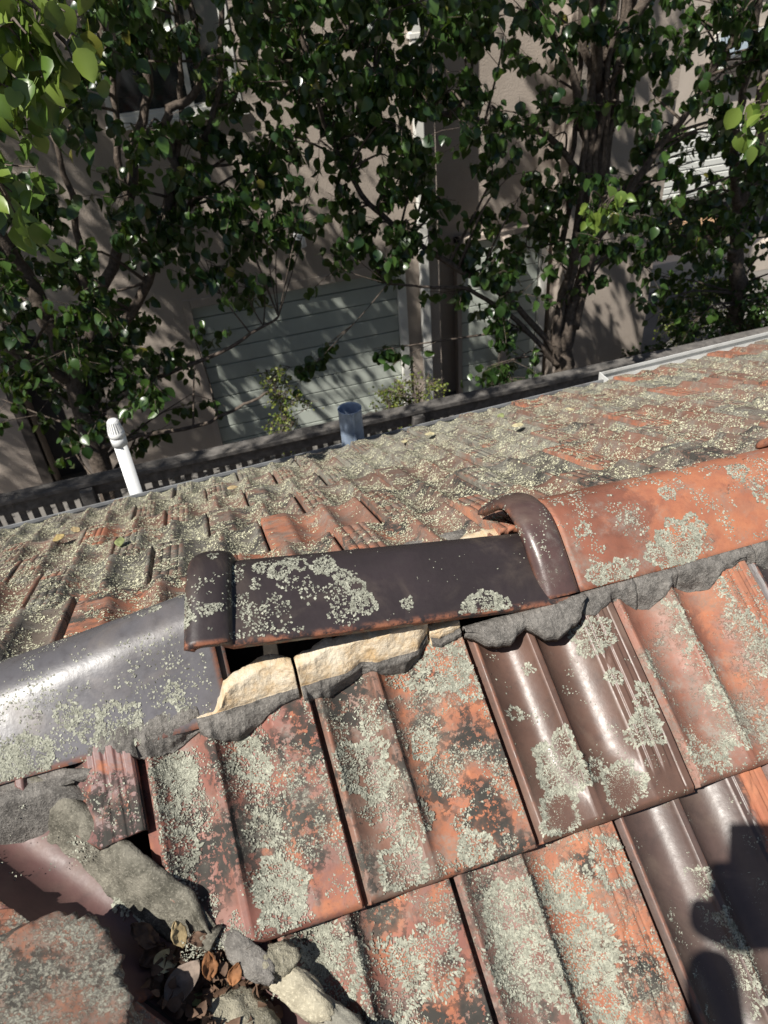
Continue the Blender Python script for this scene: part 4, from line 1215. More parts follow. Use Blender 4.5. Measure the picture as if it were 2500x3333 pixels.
Boxes().box(nx(7.2), nx(12.5), -1.4, -1.1, 0, bz(-4.02), .01).build('garden_wall', M['beige'], NB)
wn_ = Boxes().box(nx(9.4), nx(12.2), .08, .145, bz(-1.32), bz(-0.92), .006).build('window', M['white'], NB)
Boxes().box(nx(9.47), nx(12.13), .06, .075, bz(-1.27), bz(-.97)).build('pane', M['skyglass'], wn_)
Boxes().box(nx(9.2), nx(12.6), .05, .147, bz(-1.75), bz(-1.36)).build('timber_band', M['darkframe'], NB)
for k in range(6):
    z = -0.45+k*.2
    for j in range(9):
        xx = 9.2+j*.75+(.37 if k % 2 else 0)
        Boxes().box(nx(xx), nx(xx+.735), .10, .147, bz(z), bz(z)+.188, .004).build('cladding_panel', M['beige'], NB)
CLUSTERS = {
 'left': [(-0.38, 5.46, 0.31), (-0.59, 5.45, 0.12), (-0.22, 5.92, 0.34), (-1.06, 5.73, -0.13), (0.13, 6.22, 0.59), (-1.15, 5.4, -0.34), (-0.49, 5.64, 0.03), (-0.94, 5.78, -0.68), (-1.09, 5.94, -0.46), (-0.05, 5.78, 0.33), (-1.34, 5.5, -0.8), (-1.06, 6.21, -0.63), (-0.91, 5.53, -0.28), (-0.89, 6.36, 0.07), (-0.85, 6.14, -0.58), (-0.38, 5.9, 0.75), (0.02, 5.89, 0.45), (-1.39, 6.39, -0.9), (-0.84, 6.06, -0.1), (-0.72, 5.63, 0.78), (-0.06, 5.45, 0.73), (-0.74, 5.64, 0.45), (0.25, 6.02, -1.19), (0.15, 6.42, -0.15), (0.53, 6.05, -1.4), (0.73, 6.59, -0.07), (0.19, 6.24, -0.84), (0.02, 5.66, -0.17), (-0.39, 6.17, -0.29), (0.4, 6.32, -0.33), (0.65, 6.28, -0.43), (0.22, 5.9, -0.5), (0.16, 5.62, 0.64), (-0.3, 5.9, -0.59), (0.72, 5.83, 0.2), (-0.16, 6.71, -0.61), (-0.01, 5.99, -0.88), (-0.11, 6.1, -1.14), (-0.23, 6.56, -0.11), (0.47, 6.09, 0.34), (0.54, 5.83, -0.76), (0.03, 6.55, -0.78), (-0.73, 5.68, -1.33), (-0.46, 6.33, -1.92), (-0.95, 6.66, -1.36), (-0.5, 6.66, -1.83), (-1.27, 5.9, -1.47), (-1.03, 6.08, -2.37), (-1.01, 5.85, -1.66), (-0.27, 5.94, -1.83), (-0.52, 5.91, -1.97), (-0.85, 5.68, -1.47), (-0.02, 5.9, -0.98), (-1.31, 6.8, -2.34), (-0.91, 6.3, -1.88), (-1.58, 6.23, -1.98), (-0.48, 5.69, -2.08), (-0.7, 5.69, -0.94), (-1.31, 5.91, -0.98), (-0.92, 6.49, -2.37), (-0.68, 6.53, -1.95), (-0.9, 6.02, -0.75), (-1.46, 6.59, -2.22), (-0.83, 6.07, -2.33), (-0.28, 5.64, -0.71), (-1.02, 5.78, -1.35), (-0.6, 5.88, -1.21), (-1.19, 6.52, -1.8), (0.65, 6.56, -1.71), (-1.25, 5.77, -1.05), (-0.58, 5.89, -1.36), (-0.76, 6.29, -2.17), (0.64, 6.31, -1.21), (0.77, 5.77, -0.79), (1.14, 5.89, -0.76), (0.65, 6.12, -0.76), (1.01, 6.28, -0.88), (0.91, 6.41, -0.75), (0.89, 5.95, -0.45), (0.47, 6.06, -0.85), (0.5, 6.09, -0.69), (1.18, 6.4, -1.14), (1.19, 6.58, -0.58), (0.87, 5.86, -0.99)],
 'mid': [(1.25, 5.58, 0.07), (2.0, 5.8, -0.24), (2.44, 6.71, -0.27), (2.14, 5.81, 0.43), (2.16, 5.94, 0.23), (0.84, 5.51, 0.53), (1.66, 5.69, -0.14), (1.04, 6.09, 0.33), (2.08, 6.23, -0.05), (2.46, 6.1, 0.46), (1.77, 5.63, 0.01), (1.57, 5.59, 0.51), (1.42, 6.16, 0.38), (2.72, 6.79, 0.18), (1.33, 6.18, -0.48), (2.28, 6.59, -0.73), (0.84, 5.67, 0.33), (1.91, 6.24, 0.16), (1.27, 6.67, 0.07), (1.95, 5.93, -0.75), (1.9, 5.64, -0.36), (1.76, 6.21, 0.21), (1.75, 5.96, -0.38), (1.19, 5.57, 0.59), (1.47, 6.61, -0.2), (1.02, 6.48, 0.58), (2.53, 6.55, 0.3), (1.79, 6.71, 0.26), (1.36, 6.5, 0.26), (1.81, 6.24, -0.1), (1.27, 6.26, 0.42), (2.34, 5.9, -0.03), (1.47, 5.56, 0.07), (2.27, 6.39, 0.02), (0.81, 5.98, 0.04), (1.59, 6.59, -0.42), (1.33, 5.54, 0.24), (2.09, 5.96, 0.53), (2.05, 6.55, 0.36), (1.78, 5.68, -0.55), (1.48, 6.79, 0.08), (1.01, 6.21, 0.07), (1.09, 6.06, -0.1), (2.04, 6.11, 0.31), (2.61, 6.71, -0.35), (1.75, 6.57, -0.62), (1.63, 6.2, -1.23), (1.52, 6.2, -1.1), (1.45, 6.2, -1.34), (1.92, 6.0, -0.99), (1.87, 6.0, -1.17), (1.83, 6.0, -1.45), (1.99, 6.0, -1.23), (2.28, 6.1, -1.31), (2.27, 6.1, -0.99), (1.78, 6.3, -2.43), (1.0, 6.3, -2.49), (1.6, 6.3, -0.94), (1.77, 6.2, -1.63), (2.13, 6.2, -0.66), (2.18, 6.2, -0.92), (1.29, 6.3, -1.45)],
 'right': [(4.88, 5.47, 0.13), (4.41, 5.46, -0.37), (3.8, 5.66, -0.17), (4.44, 5.71, -1.14), (4.77, 6.46, -0.16), (3.39, 5.6, -0.42), (3.99, 6.34, -0.17), (2.72, 5.89, -0.5), (3.77, 5.52, 0.16), (2.54, 5.84, -0.25), (4.07, 6.4, -0.64), (4.61, 6.16, 0.09), (5.18, 6.18, -0.92), (3.63, 5.62, -1.0), (5.26, 6.5, -0.35), (4.69, 5.52, -0.56), (5.19, 5.61, -0.1), (4.1, 5.72, -1.4), (3.06, 6.08, -1.15), (4.48, 6.37, -0.95), (5.04, 5.78, -0.79), (5.26, 5.96, -0.28), (4.57, 6.25, -1.37), (3.52, 6.09, -1.13), (5.54, 5.76, -0.74), (2.9, 6.59, 0.33), (2.8, 5.69, -0.49), (4.53, 5.61, 0.32), (4.64, 6.59, -1.3), (3.75, 5.41, -0.42), (3.52, 5.47, -1.24), (4.57, 6.56, -1.95), (3.16, 6.36, -1.74), (3.28, 6.21, -0.31), (3.26, 6.26, -1.54), (4.07, 6.23, 0.02), (2.71, 6.46, 0.17), (2.29, 5.41, -0.35), (2.65, 5.63, 0.43), (3.2, 6.18, 0.32), (5.32, 5.69, -0.26), (3.46, 6.18, -1.3), (4.41, 5.56, -0.06), (3.32, 6.24, -1.17), (5.1, 5.71, -0.1), (3.47, 5.88, 0.08), (4.93, 6.51, -0.9), (2.88, 5.86, -0.87), (3.51, 6.36, -1.57), (3.31, 6.19, -0.78), (2.84, 6.15, -0.82), (4.78, 5.65, 0.11), (5.02, 6.42, 0.1), (3.34, 5.47, 0.41), (2.68, 6.3, 0.46), (5.51, 6.55, 0.15), (4.29, 6.49, -1.46), (3.63, 5.85, 0.13), (2.79, 5.86, 0.16), (3.01, 5.7, 0.11), (2.76, 6.19, -1.22), (4.15, 5.9, -0.11), (2.96, 6.0, -1.77), (3.11, 6.0, -1.98), (2.82, 6.0, -1.62), (3.02, 6.2, -2.52), (2.94, 6.2, -2.31), (3.13, 6.2, -2.8), (2.88, 6.2, -2.8), (2.98, 6.2, -3.04), (2.5, 6.2, -1.99), (3.66, 5.6, -1.47), (3.94, 6.2, -2.06), (2.63, 6.2, -1.65)],
 'far': [(6.35, 6.61, -1.69), (4.57, 6.12, -1.56), (6.9, 7.13, -1.58), (6.98, 7.13, -3.2), (5.08, 6.18, -1.95), (6.87, 6.55, -2.83), (5.68, 6.5, -2.25), (5.29, 6.22, -2.82), (6.73, 6.65, -2.39), (4.41, 6.01, -1.95), (6.15, 7.29, -1.7), (5.19, 6.2, -1.54), (6.72, 7.27, -1.8), (7.12, 7.34, -3.57), (6.45, 6.48, -2.1), (5.67, 6.55, -2.83), (5.6, 6.29, -1.29), (6.88, 7.38, -3.53), (5.99, 7.2, -2.23), (6.17, 7.2, -2.95), (5.38, 7.12, -2.61), (6.2, 6.98, -1.79), (5.87, 7.32, -3.1), (5.05, 6.53, -2.71), (5.8, 6.22, -1.62), (6.34, 6.75, -2.09), (6.64, 7.3, -2.8), (4.54, 6.06, -1.79), (5.96, 7.14, -2.64), (6.91, 6.61, -3.34), (5.53, 6.1, -1.87), (5.34, 6.94, -2.02), (6.58, 6.37, -2.52), (5.79, 6.21, -1.23), (5.6, 6.99, -1.98), (5.32, 6.13, -1.75), (6.95, 7.05, -3.66), (5.63, 6.88, -3.29), (5.72, 7.3, -1.8), (6.23, 6.9, -2.78)],
 'leftback': [(-1.72, 7.43, -2.16), (0.15, 7.14, -1.82), (-0.46, 7.03, -1.36), (-1.21, 7.1, -2.79), (-0.69, 6.92, -0.92), (-1.91, 7.23, -1.96), (-1.56, 7.46, -3.25), (-1.27, 6.86, -1.4), (-1.71, 7.31, -2.44), (0.02, 7.02, -2.21), (-0.77, 7.29, -1.55), (-1.05, 7.46, -1.13), (-1.44, 7.0, -1.4), (-1.2, 7.36, -2.12), (-0.38, 6.94, -1.96), (-0.14, 6.96, -2.82), (-0.67, 7.13, -2.28), (-1.32, 7.34, -3.31), (-0.22, 6.81, -1.17), (-1.34, 7.17, -1.3), (-1.94, 7.17, -2.56), (-0.99, 6.97, -2.88), (-1.41, 6.73, -2.64), (-0.86, 6.77, -1.94), (-0.44, 7.18, -1.63), (-0.57, 7.3, -2.92), (-0.27, 7.3, -1.93), (-0.03, 7.15, -2.64), (-0.57, 6.73, -1.74), (-0.93, 7.45, -1.45), (-1.44, 6.81, -2.02), (-1.75, 7.5, -1.42), (-0.74, 7.01, -3.12), (-0.49, 6.84, -3.08), (-0.83, 6.97, -0.16), (-0.66, 6.85, 0.74), (0.63, 6.74, 0.55), (0.81, 6.88, 0.61), (0.11, 7.07, -0.51), (-0.05, 7.02, 0.25), (-0.85, 7.58, 0.58), (-0.62, 7.32, -0.18), (-0.97, 6.77, -0.79), (0.78, 7.15, 0.26), (-0.19, 6.87, 0.55), (-0.17, 7.41, -0.68), (-0.62, 6.96, -0.39), (0.35, 7.07, 0.44), (-0.29, 6.8, -0.18), (-1.44, 6.9, -0.89), (0.55, 6.95, -0.47), (-0.0, 6.88, 0.06), (-0.98, 7.58, 0.14), (0.35, 7.0, -0.54), (-0.42, 6.91, 0.06), (-1.26, 7.21, -0.26), (0.48, 6.85, -0.05), (-0.77, 7.36, 0.21), (-1.03, 7.34, -0.02), (-0.98, 6.8, 0.48)],
 'rightback': [(4.95, 6.74, 0.17), (5.67, 7.23, 0.1), (3.3, 7.6, -0.68), (5.2, 6.95, -1.83), (4.77, 6.84, -0.54), (4.39, 7.34, -0.37), (3.02, 6.74, 0.15), (5.57, 7.19, -2.46), (3.23, 7.43, -0.9), (3.47, 7.1, -0.45), (5.43, 6.78, -1.28), (3.94, 7.16, -0.54), (4.95, 7.33, -0.92), (4.39, 6.8, -0.65), (6.3, 6.79, -1.37), (3.99, 7.25, -1.19), (4.29, 7.46, -2.18), (6.39, 7.24, -0.31), (3.89, 7.44, -1.47), (3.2, 7.47, -1.31), (4.07, 7.02, -0.06), (4.05, 7.13, -0.8), (3.64, 7.33, 0.17), (3.93, 7.01, 0.26), (3.44, 6.88, -0.15), (5.15, 7.0, -0.56), (5.77, 7.27, -0.92), (6.47, 7.5, -1.99), (4.69, 6.89, -1.34), (2.94, 6.93, -0.03), (3.53, 6.71, 0.39), (6.85, 6.97, -1.92), (6.27, 7.4, -1.36), (5.08, 7.58, -0.27), (4.59, 6.82, 0.18), (4.59, 7.48, -1.82), (6.83, 7.53, -1.8), (6.59, 6.95, -1.09), (3.99, 7.5, -2.04), (4.16, 7.36, -1.73), (1.89, 7.02, -0.13), (2.65, 7.28, 0.05), (2.39, 6.92, -0.09), (2.15, 6.77, -0.57), (2.71, 6.86, -0.52), (1.99, 6.71, 0.08), (2.15, 7.1, -0.38), (1.68, 7.21, 0.39), (1.79, 6.82, 0.12), (2.51, 7.02, -0.3), (1.52, 7.1, 0.53), (1.56, 6.73, -0.25), (1.87, 7.23, -0.58), (2.62, 7.06, 0.47)],
}

# ------------------------------------------------------------------ trees
def leaf_mat(name, top, light, rough=.30):
    g = NG(name); p = g.pos(False)
    geo = g.n('ShaderNodeNewGeometry'); oi = g.n('ShaderNodeObjectInfo')
    r = g.math('FRACT', g.math('ADD', geo.outputs['Random Per Island'], oi.outputs['Random']))
    c = g.mix(g.step(r, .1, .95), top, light)
    c = g.mix(g.step(r, .988, .995), c, (0.16, 0.15, 0.03))
    b = g.n('ShaderNodeBsdfPrincipled', {'Base Color': c, 'Roughness': rough, 'Specular IOR Level': .55})
    tr = g.n('ShaderNodeBsdfTranslucent')
    tc = g.mix(.5, c, (0.22, 0.34, 0.03)); g.put(tr.inputs[0], tc)
    m = g.n('ShaderNodeMixShader', {0: .20})
    g.t.links.new(b.outputs[0], m.inputs[1]); g.t.links.new(tr.outputs[0], m.inputs[2])
    g.t.links.new(m.outputs[0], g.out.inputs[0])
    return g.mat
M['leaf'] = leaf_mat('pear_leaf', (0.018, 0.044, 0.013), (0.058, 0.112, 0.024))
M['sunleaf'] = leaf_mat('sunlit_pear_leaf', (0.085, 0.150, 0.026), (0.17, 0.235, 0.045), .36)  # pear leaf in a lighter copy, sunlight put into its colour
M['youngleaf'] = leaf_mat('young_leaf', (0.10, 0.15, 0.025), (0.20, 0.22, 0.04), .45)
M['hedgeleaf'] = leaf_mat('shrub_leaf', (0.035, 0.06, 0.022), (0.10, 0.13, 0.035), .5)
M['bark'] = plain('grey_brown_bark', (0.115, 0.092, 0.075), 0.95, 0, 0.35, 30, 0.012, 55, 0.15, dirt=((0.22, 0.19, 0.165), .5))

def leaf_template(fold=.22, curl=.18, wave=0.0, wide=.40):
    t = np.array([0, .10, .28, .50, .72, .88, 1.0]); w = np.array([0.012, .24, wide, .40*wide/.40*.97, .27, .12, .0])
    V = []
    for ti, wi in zip(t, w):
        y = ti*1.0; z = -curl*ti*ti
        wv = wave*math.sin(ti*9)
        V += [(-wi, y, z+fold*wi+wv), (0, y, z), (wi, y, z+fold*wi-wv)]
    V += [(-.012, -.32, .03), (.012, -.32, .03)]
    V = np.array(V)
    F = []
    for i in range(6):
        a = i*3
        F += [(a, a+1, a+4, a+3), (a+1, a+2, a+5, a+4)]
    F += [(21, 22, 2, 0)]
    return V, np.array(F)
LEAF_T = [leaf_template(.25, .15), leaf_template(.45, .30, .02), leaf_template(.12, .42, .03), leaf_template(.55, .10, -.02, .36)]

def leaf_frames(n, hang=.75, spread=.55, out=None):
    """tip direction and normal for n leaves"""
    d = rng.normal(0, spread, (n, 3)); d[:, 2] -= hang
    if out is not None: d += out*.45
    d /= np.linalg.norm(d, axis=1, keepdims=True)
    nn = rng.normal(0, .55, (n, 3)); nn[:, 2] += .55; nn += np.array([-.15, -.35, 0])
    nn -= d*np.sum(nn*d, 1, keepdims=True); nn /= np.maximum(np.linalg.norm(nn, axis=1, keepdims=True), 1e-6)
    return d, nn
def leaves_mesh(pos, d, nn, size, templ=None):
    x = np.cross(d, nn)
    parts = []
    idx = rng.integers(0, len(LEAF_T), len(pos))
    for k, (TV, TF) in enumerate(LEAF_T):
        s = idx == k
        if not s.any(): continue
        W = pos[s][:, None, :] + size[s][:, None, None]*(TV[None, :, 0:1]*x[s][:, None] + TV[None, :, 1:2]*d[s][:, None] + TV[None, :, 2:3]*nn[s][:, None])
        n = s.sum()
        F = (TF[None]+(np.arange(n)*len(TV))[:, None, None]).reshape(-1, 4)
        parts.append((W.reshape(-1, 3), F))
    return join_vf(parts)
LEAF_ME = {}
def leaf_me(k, mat):
    key = (k, mat)
    if key not in LEAF_ME:
        me = mesh_np('leaf', *LEAF_T[k]); me.materials.append(M[mat])
        me.polygons.foreach_set('use_smooth', np.ones(len(me.polygons), dtype=bool))
        LEAF_ME[key] = me
    return LEAF_ME[key]

def smooth_path(pts, n=6):
    pts = [Vector(p) for p in pts]
    out = []
    for i in range(len(pts)-1):
        p0 = pts[max(i-1, 0)]; p1 = pts[i]; p2 = pts[i+1]; p3 = pts[min(i+2, len(pts)-1)]
        for k in range(n):
            t = k/n
            out.append(0.5*((2*p1)+(p2-p0)*t+(2*p0-5*p1+4*p2-p3)*t*t+(3*p1-p0-3*p2+p3)*t**3))
    out.append(pts[-1])
    return out

def tree(name, label, cat, base, stems, clusters, n_leaf, leaf_size, group=None, single=220, rad=.19, mat='leaf', twig_r=.011, far_single=None, hang=1.05):
    """stems: list of (points, r0, r1); clusters: (x,y,z[,radius[,leaves]])"""
    t = thing(name, label, cat, base, group)
    B = Vector(base)
    nodes = []
    for i, (pts, r0, r1) in enumerate(stems):
        path = smooth_path(pts)
        jit = [Vector((random.gauss(0, .012), random.gauss(0, .012), 0)) for _ in path]
        path = [p+j*min(1, k/2) for k, (p, j) in enumerate(zip(path, jit))]
        rr = [r0+(r1-r0)*k/(len(path)-1) for k in range(len(path))]
        b = Boxes().tube([p-B for p in path], rr, 10, True, .10)
        b.build('trunk' if i == 0 else 'limb', M['bark'], t, True)
        nodes += [(p, r) for p, r in zip(path, rr)][2:]
    npos = np.array([p[:] for p, _ in nodes])
    tw = Boxes()
    P, D, N, S = [], [], [], []
    extra = []
    for c in clusters:
        if keeps_light(c): continue
        c3 = Vector(c[:3]); R = c[3] if len(c) > 3 else rad*random.uniform(.7, 1.3); nl = c[4] if len(c) > 4 else int(n_leaf*random.uniform(.6, 1.35))
        # twig from the nearest limb point that lies lower
        d = np.linalg.norm((npos-np.array(c3))*np.array([1, 1, .75]), axis=1) + np.where(npos[:, 2] > c3.z-.05, 1.2, 0)
        k = int(np.argmin(d)); a = nodes[k][0]
        mid = a.lerp(c3, .55)+Vector((random.gauss(0, .07), random.gauss(0, .07), random.gauss(.06, .07)))
        path = smooth_path([a, mid, c3], 5)
        r0 = min(nodes[k][1]*.6, twig_r*(1+(c3-a).length*.6))
        tw.tube([p-B for p in path], [r0+(.003-r0)*q/(len(path)-1) for q in range(len(path))], 5, False)
        # side twigs carrying the leaves
        m = max(3, nl//7)
        ends = []
        for _ in range(m):
            e = c3+Vector((random.gauss(0, R*.75), random.gauss(0, R*.75), random.gauss(0, R*.6)))
            st = path[random.randrange(len(path)//2, len(path))]
            tw.tube([st-B, (st.lerp(e, .5)+Vector((0, 0, .02)))-B, e-B], [.0035, .003, .002], 4, False)
            ends.append((st, e))
        for q in range(nl):
            st, e = ends[q % m]
            f = random.uniform(.35, 1.05)
            p = st.lerp(e, f)+Vector((random.gauss(0, .03), random.gauss(0, .03), random.gauss(-.01, .03)))
            P.append(p[:]); S.append(leaf_size*random.uniform(.62, 1.2))
    tw.build('twigs', M['bark'], t, True, 'stuff')
    P = np.array(P); S = np.array(S)
    k_ = (WY-P[:, 1])/SUN_D.y; wx = P[:, 0]+SUN_D.x*k_; wz = P[:, 2]+SUN_D.z*k_
    gap = ((wx > .95) & (wx < 2.6) & (wz > -4.6) & (wz < -3.3)) | ((wx > 2.77) & (wx < 3.0)) | ((wx > 4.58) & (wx < 4.76) & (wz < -2.4))
    ok = ~(gap & (P[:, 1] > 4) & (rng.uniform(0, 1, len(P)) < np.where(wx > 2.7, .9, .75)))
    P, S = P[ok], S[ok]
    d, nn = leaf_frames(len(P), hang)
    # the nearest leaves to where one stands on the roof are single objects
    dist = np.linalg.norm(P-np.array(CAM_POS), axis=1)-S*9
    f_ = P-np.array(CAM_POS); zz = f_ @ np.array(CAM_F)
    sx = (f_ @ np.array(CAM_R))/np.maximum(zz, .01); sy = (f_ @ np.array(CAM_U))/np.maximum(zz, .01)
    vis = (zz > 0) & (np.abs(sx) < .5) & (np.abs(sy) < .67)
    order = np.argsort(np.where(vis, dist, 1e6))
    one = order[:min(single, int(vis.sum()))]
    rest = np.setdiff1d(np.arange(len(P)), one)
    V, F = leaves_mesh(P[rest]-np.array(B), d[rest], nn[rest], S[rest])
    if V is not None: link('foliage', mesh_np('foliage', V, F), t, M[mat], True, 'stuff')
    for i in one:
        x = Vector(np.cross(d[i], nn[i])); y = Vector(d[i]); z = Vector(nn[i])
        m4 = frame(Vector(P[i])-B, x, y, z) @ Matrix.Scale(S[i], 4)
        o = link('leaf', leaf_me(random.randrange(4), mat), t, None, False)
        o.matrix_local = m4
    return t
def crown(cx, cy, cz, rx, ry, rz, n, rad=.26, leaves=26):
    out = []
    while len(out) < n:
        q = Vector((random.uniform(-1, 1), random.uniform(-1, 1), random.uniform(-1, 1)))
        if .2 < q.length < 1: out.append((cx+q.x*rx, cy+q.y*ry, cz+q.z*rz, rad*random.uniform(.7, 1.3), leaves))
    return out
def thrown(x, z, dy, rad, leaves):
    """a spray of leaves dy in front of the wall whose shade falls at (x, z) on it"""
    k = dy/SUN_D.y
    return (x-SUN_D.x*k, WY-dy, z-SUN_D.z*k, rad, leaves)
def keeps_light(c):
    """gaps in the crowns: the sun reaches the lower right of the door and the downpipe"""
    if c[1] < 5: return False
    k = (WY-c[1])/SUN_D.y
    x, z = c[0]+SUN_D.x*k, c[2]+SUN_D.z*k
    if .85 < x < 2.7 and -5.0 < z < -3.25: return random.random() < .93
    if 2.55 < x < 3.2: return random.random() < .9
    return False
GRP = 'pear trees between the fence and the garage'
def ground_up(pts): return [(pts[0][0], pts[0][1], GZ)]+list(pts)
left_stems = [
    (ground_up([(-1.14, 6.4, -3.06), (-1.11, 6.4, -2.07), (-1.16, 6.4, -1.43), (-1.35, 6.4, -0.6), (-1.9, 6.4, .5), (-2.6, 6.3, 2.0), (-3.2, 6.2, 4.2)]), .105, .03),
    ([(-1.13, 6.4, -3.2), (-0.88, 6.45, -1.9), (-0.35, 6.5, -1.0), (-0.08, 6.5, -0.4), (0.15, 6.5, 0.24), (.05, 6.5, 1.2), (-.45, 6.5, 3.0)], .06, .02),
    ([(-0.9, 6.42, -1.95), (-.34, 6.3, -1.5), (.12, 6.25, -.6), (.22, 6.25, -.14), (.46, 6.25, 0.02), (.56, 6.25, .8), (.6, 6.2, 2.6)], .05, .018),
    ([(-.1, 6.35, -1.1), (.29, 6.3, -.77), (.46, 6.3, -.34), (.64, 6.3, .0), (.78, 6.3, .7), (.85, 6.3, 2.4)], .035, .015),
    ([(.1, 6.3, -.8), (.30, 6.28, -.2), (.40, 6.26, .3), (.5, 6.26, 1.5)], .03, .014), ([(-.3, 6.45, -1.0), (-.2, 6.4, -.3), (-.1, 6.4, .4), (.0, 6.4, 1.8)], .034, .014), ([(-.95, 6.45, -2.2), (-.75, 6.5, -1.3), (-.65, 6.5, -.5), (-.6, 6.5, .8)], .04, .015),
    ([(-1.12, 6.4, -2.6), (-.5, 6.1, -2.2), (.2, 6.0, -2.0), (.75, 5.95, -1.75)], .03, .010),
    ([(-1.12, 6.4, -2.9), (-.6, 6.2, -2.75), (-.1, 6.1, -2.72), (.4, 6.05, -2.55), (.66, 6.0, -2.45)], .026, .008),
    ([(-1.3, 6.4, -.6), (-1.8, 5.8, .7), (-2.3, 5.2, 1.6), (-2.6, 4.9, 2.8)], .05, .02),
    ([(-1.3, 6.4, -.6), (-2.2, 6.4, .3), (-3.2, 6.4, 1.2), (-4.2, 6.4, 2.6)], .05, .02),
    ([(-1.5, 6.4, .6), (-2.3, 6.4, 1.9), (-3.0, 6.4, 3.6)], .05, .02),
    ([(-1.1, 6.4, -2.2), (-1.5, 6.0, -1.5), (-1.7, 5.8, -.4), (-1.8, 5.7, 1.0)], .05, .015)]
cl = [c for c in CLUSTERS['left']] + [(*c, .22, 22) for c in CLUSTERS['leftback']]
cl_l = cl
LEFT_LATER = True
mid_stems = [
    (ground_up([(1.55, 7.3, -3.4), (1.45, 7.2, -2.2), (1.30, 7.0, -1.2), (1.2, 6.8, -.2), (1.2, 6.6, 1.0), (1.3, 6.5, 3.4)]), .045, .02)]
mid_stems = [
    ([(3.70, 6.3, -2.9), (3.06, 6.25, -2.12), (2.43, 6.2, -1.65), (1.9, 6.2, -1.2), (1.5, 6.2, -.6), (1.3, 6.2, .3), (1.2, 6.2, 2.0)], .035, .015),
    ([(3.72, 6.3, -3.05), (3.17, 6.25, -2.39), (2.66, 6.2, -1.96), (2.2, 6.1, -1.8), (1.8, 6.1, -1.7)], .03, .008),
    ([(3.9, 6.3, -1.2), (3.4, 6.2, -.7), (2.8, 6.2, -.5), (2.2, 6.2, -.3), (1.7, 6.2, .2), (1.5, 6.2, 1.5)], .03, .012)]
right_stems = [
    (ground_up([(3.77, 6.3, -3.15), (3.78, 6.3, -2.56), (3.95, 6.3, -1.91), (3.97, 6.3, -.8), (3.88, 6.3, -.07), (3.86, 6.3, 1.2), (3.8, 6.2, 3.8)]), .10, .03),
    ([(3.70, 6.3, -3.0), (3.65, 6.28, -2.5), (3.84, 6.26, -1.49), (3.81, 6.25, -.41), (3.65, 6.25, .28), (3.5, 6.2, 2.5)], .06, .02),
    ([(3.9, 6.3, -.4), (3.3, 5.7, .9), (2.4, 5.1, 1.8), (1.4, 4.9, 2.6)], .05, .02),
    ([(3.9, 6.3, -.2), (4.5, 5.7, .9), (5.2, 5.1, 1.8), (5.8, 4.9, 2.6)], .05, .02),
    ([(3.93, 6.3, -1.0), (3.5, 6.25, -.05), (3.15, 6.2, .4), (2.7, 6.2, 1.6), (2.4, 6.2, 3.0)], .04, .015),
    ([(3.80, 6.32, -2.9), (4.05, 6.34, -1.8), (4.10, 6.35, -.8), (4.12, 6.35, .4), (4.2, 6.3, 2.6)], .05, .018),
    ([(3.9, 6.3, -1.9), (4.4, 6.2, -1.1), (4.8, 6.1, -.5), (5.2, 6.0, .4), (5.3, 6.0, 1.6)], .04, .014)] + [([(3.78+dx, 6.3+dy, z0), (3.86+dx*1.3, 6.3+dy, z0+.8), (3.88+dx*1.7, 6.28+dy, z0+1.7), (3.9+dx*2.6, 6.2+dy, 1.4), (3.9+dx*4, 6.2+dy, 3.0)], r, .012) for dx, dy, z0, r in ((.06, -.06, -2.6, .042), (-.06, -.05, -2.3, .040), (.12, .04, -2.2, .036), (.02, -.10, -1.7, .034), (-.10, .05, -1.9, .030), (.15, -.04, -1.4, .026))] + mid_stems
cl = [c for c in CLUSTERS['right']] + [c for c in CLUSTERS['mid']] + [(*c, .22, 20) for c in CLUSTERS['rightback'][:40:2]] + crown(3.4, 6.2, 2.6, 1.2, .8, 1.6, 20) + crown(5.0, 6.0, 1.8, .9, .8, 1.2, 12)
# sprays high in the crowns: they throw the shade seen on the wall and the door
def shade_patch(x0, x1, z0, z1, step, out, rad=.26, leaves=34, drop=0.0):
    x = x0
    while x < x1:
        z = z0
        while z < z1:
            if random.random() >= drop:
                out.append(thrown(x+random.uniform(-.5, .5)*step, z+random.uniform(-.5, .5)*step, random.uniform(1.5, 2.1), rad*random.uniform(.7, 1.2), leaves))
            z += step
        x += step
shade_patch(-3.5, .9, -2.2, 1.2, .50, cl_l, .26, 50, .10)
shade_patch(-4.6, 0, -4.4, -2.2, .55, cl_l, .26, 50, .10)
shade_patch(-1.6, .9, -2.2, .4, .55, cl_l, .26, 44, .25)
cl_l += crown(-2.4, 4.9, 2.2, 2.4, .5, 1.3, 46, .28, 46)  # added leaf canopy out of view, keeps sky light off the wall
tree('pear_tree', 'pear tree behind the white vent pipe, its leaning stems crossing the upstairs window', 'tree', (-1.14, 6.4, GZ), left_stems, cl_l, 54, .102, GRP, 280)
shade_patch(.1, 2.5, -3.0, -2.1, .34, cl, .24, 60, 0)
shade_patch(.0, .8, -4.4, -3.3, .45, cl, .24, 36, .15)
shade_patch(3.2, 6.2, -3.1, .6, .50, cl, .27, 52, .10)
shade_patch(3.2, 4.4, -4.4, -3.1, .55, cl, .26, 48, .12)
shade_patch(5.2, 6.2, -4.4, -3.1, .55, cl, .26, 34, .3)
shade_patch(1.0, 2.5, -2.2, .4, .8, cl, .15, 12, .6)
cl += crown(1.8, 4.9, 2.2, 2.4, .5, 1.3, 46, .28, 46) + crown(5.2, 4.9, 2.1, 2.0, .5, 1.3, 36, .28, 46)  # more unseen canopy added to block sky light from the wall
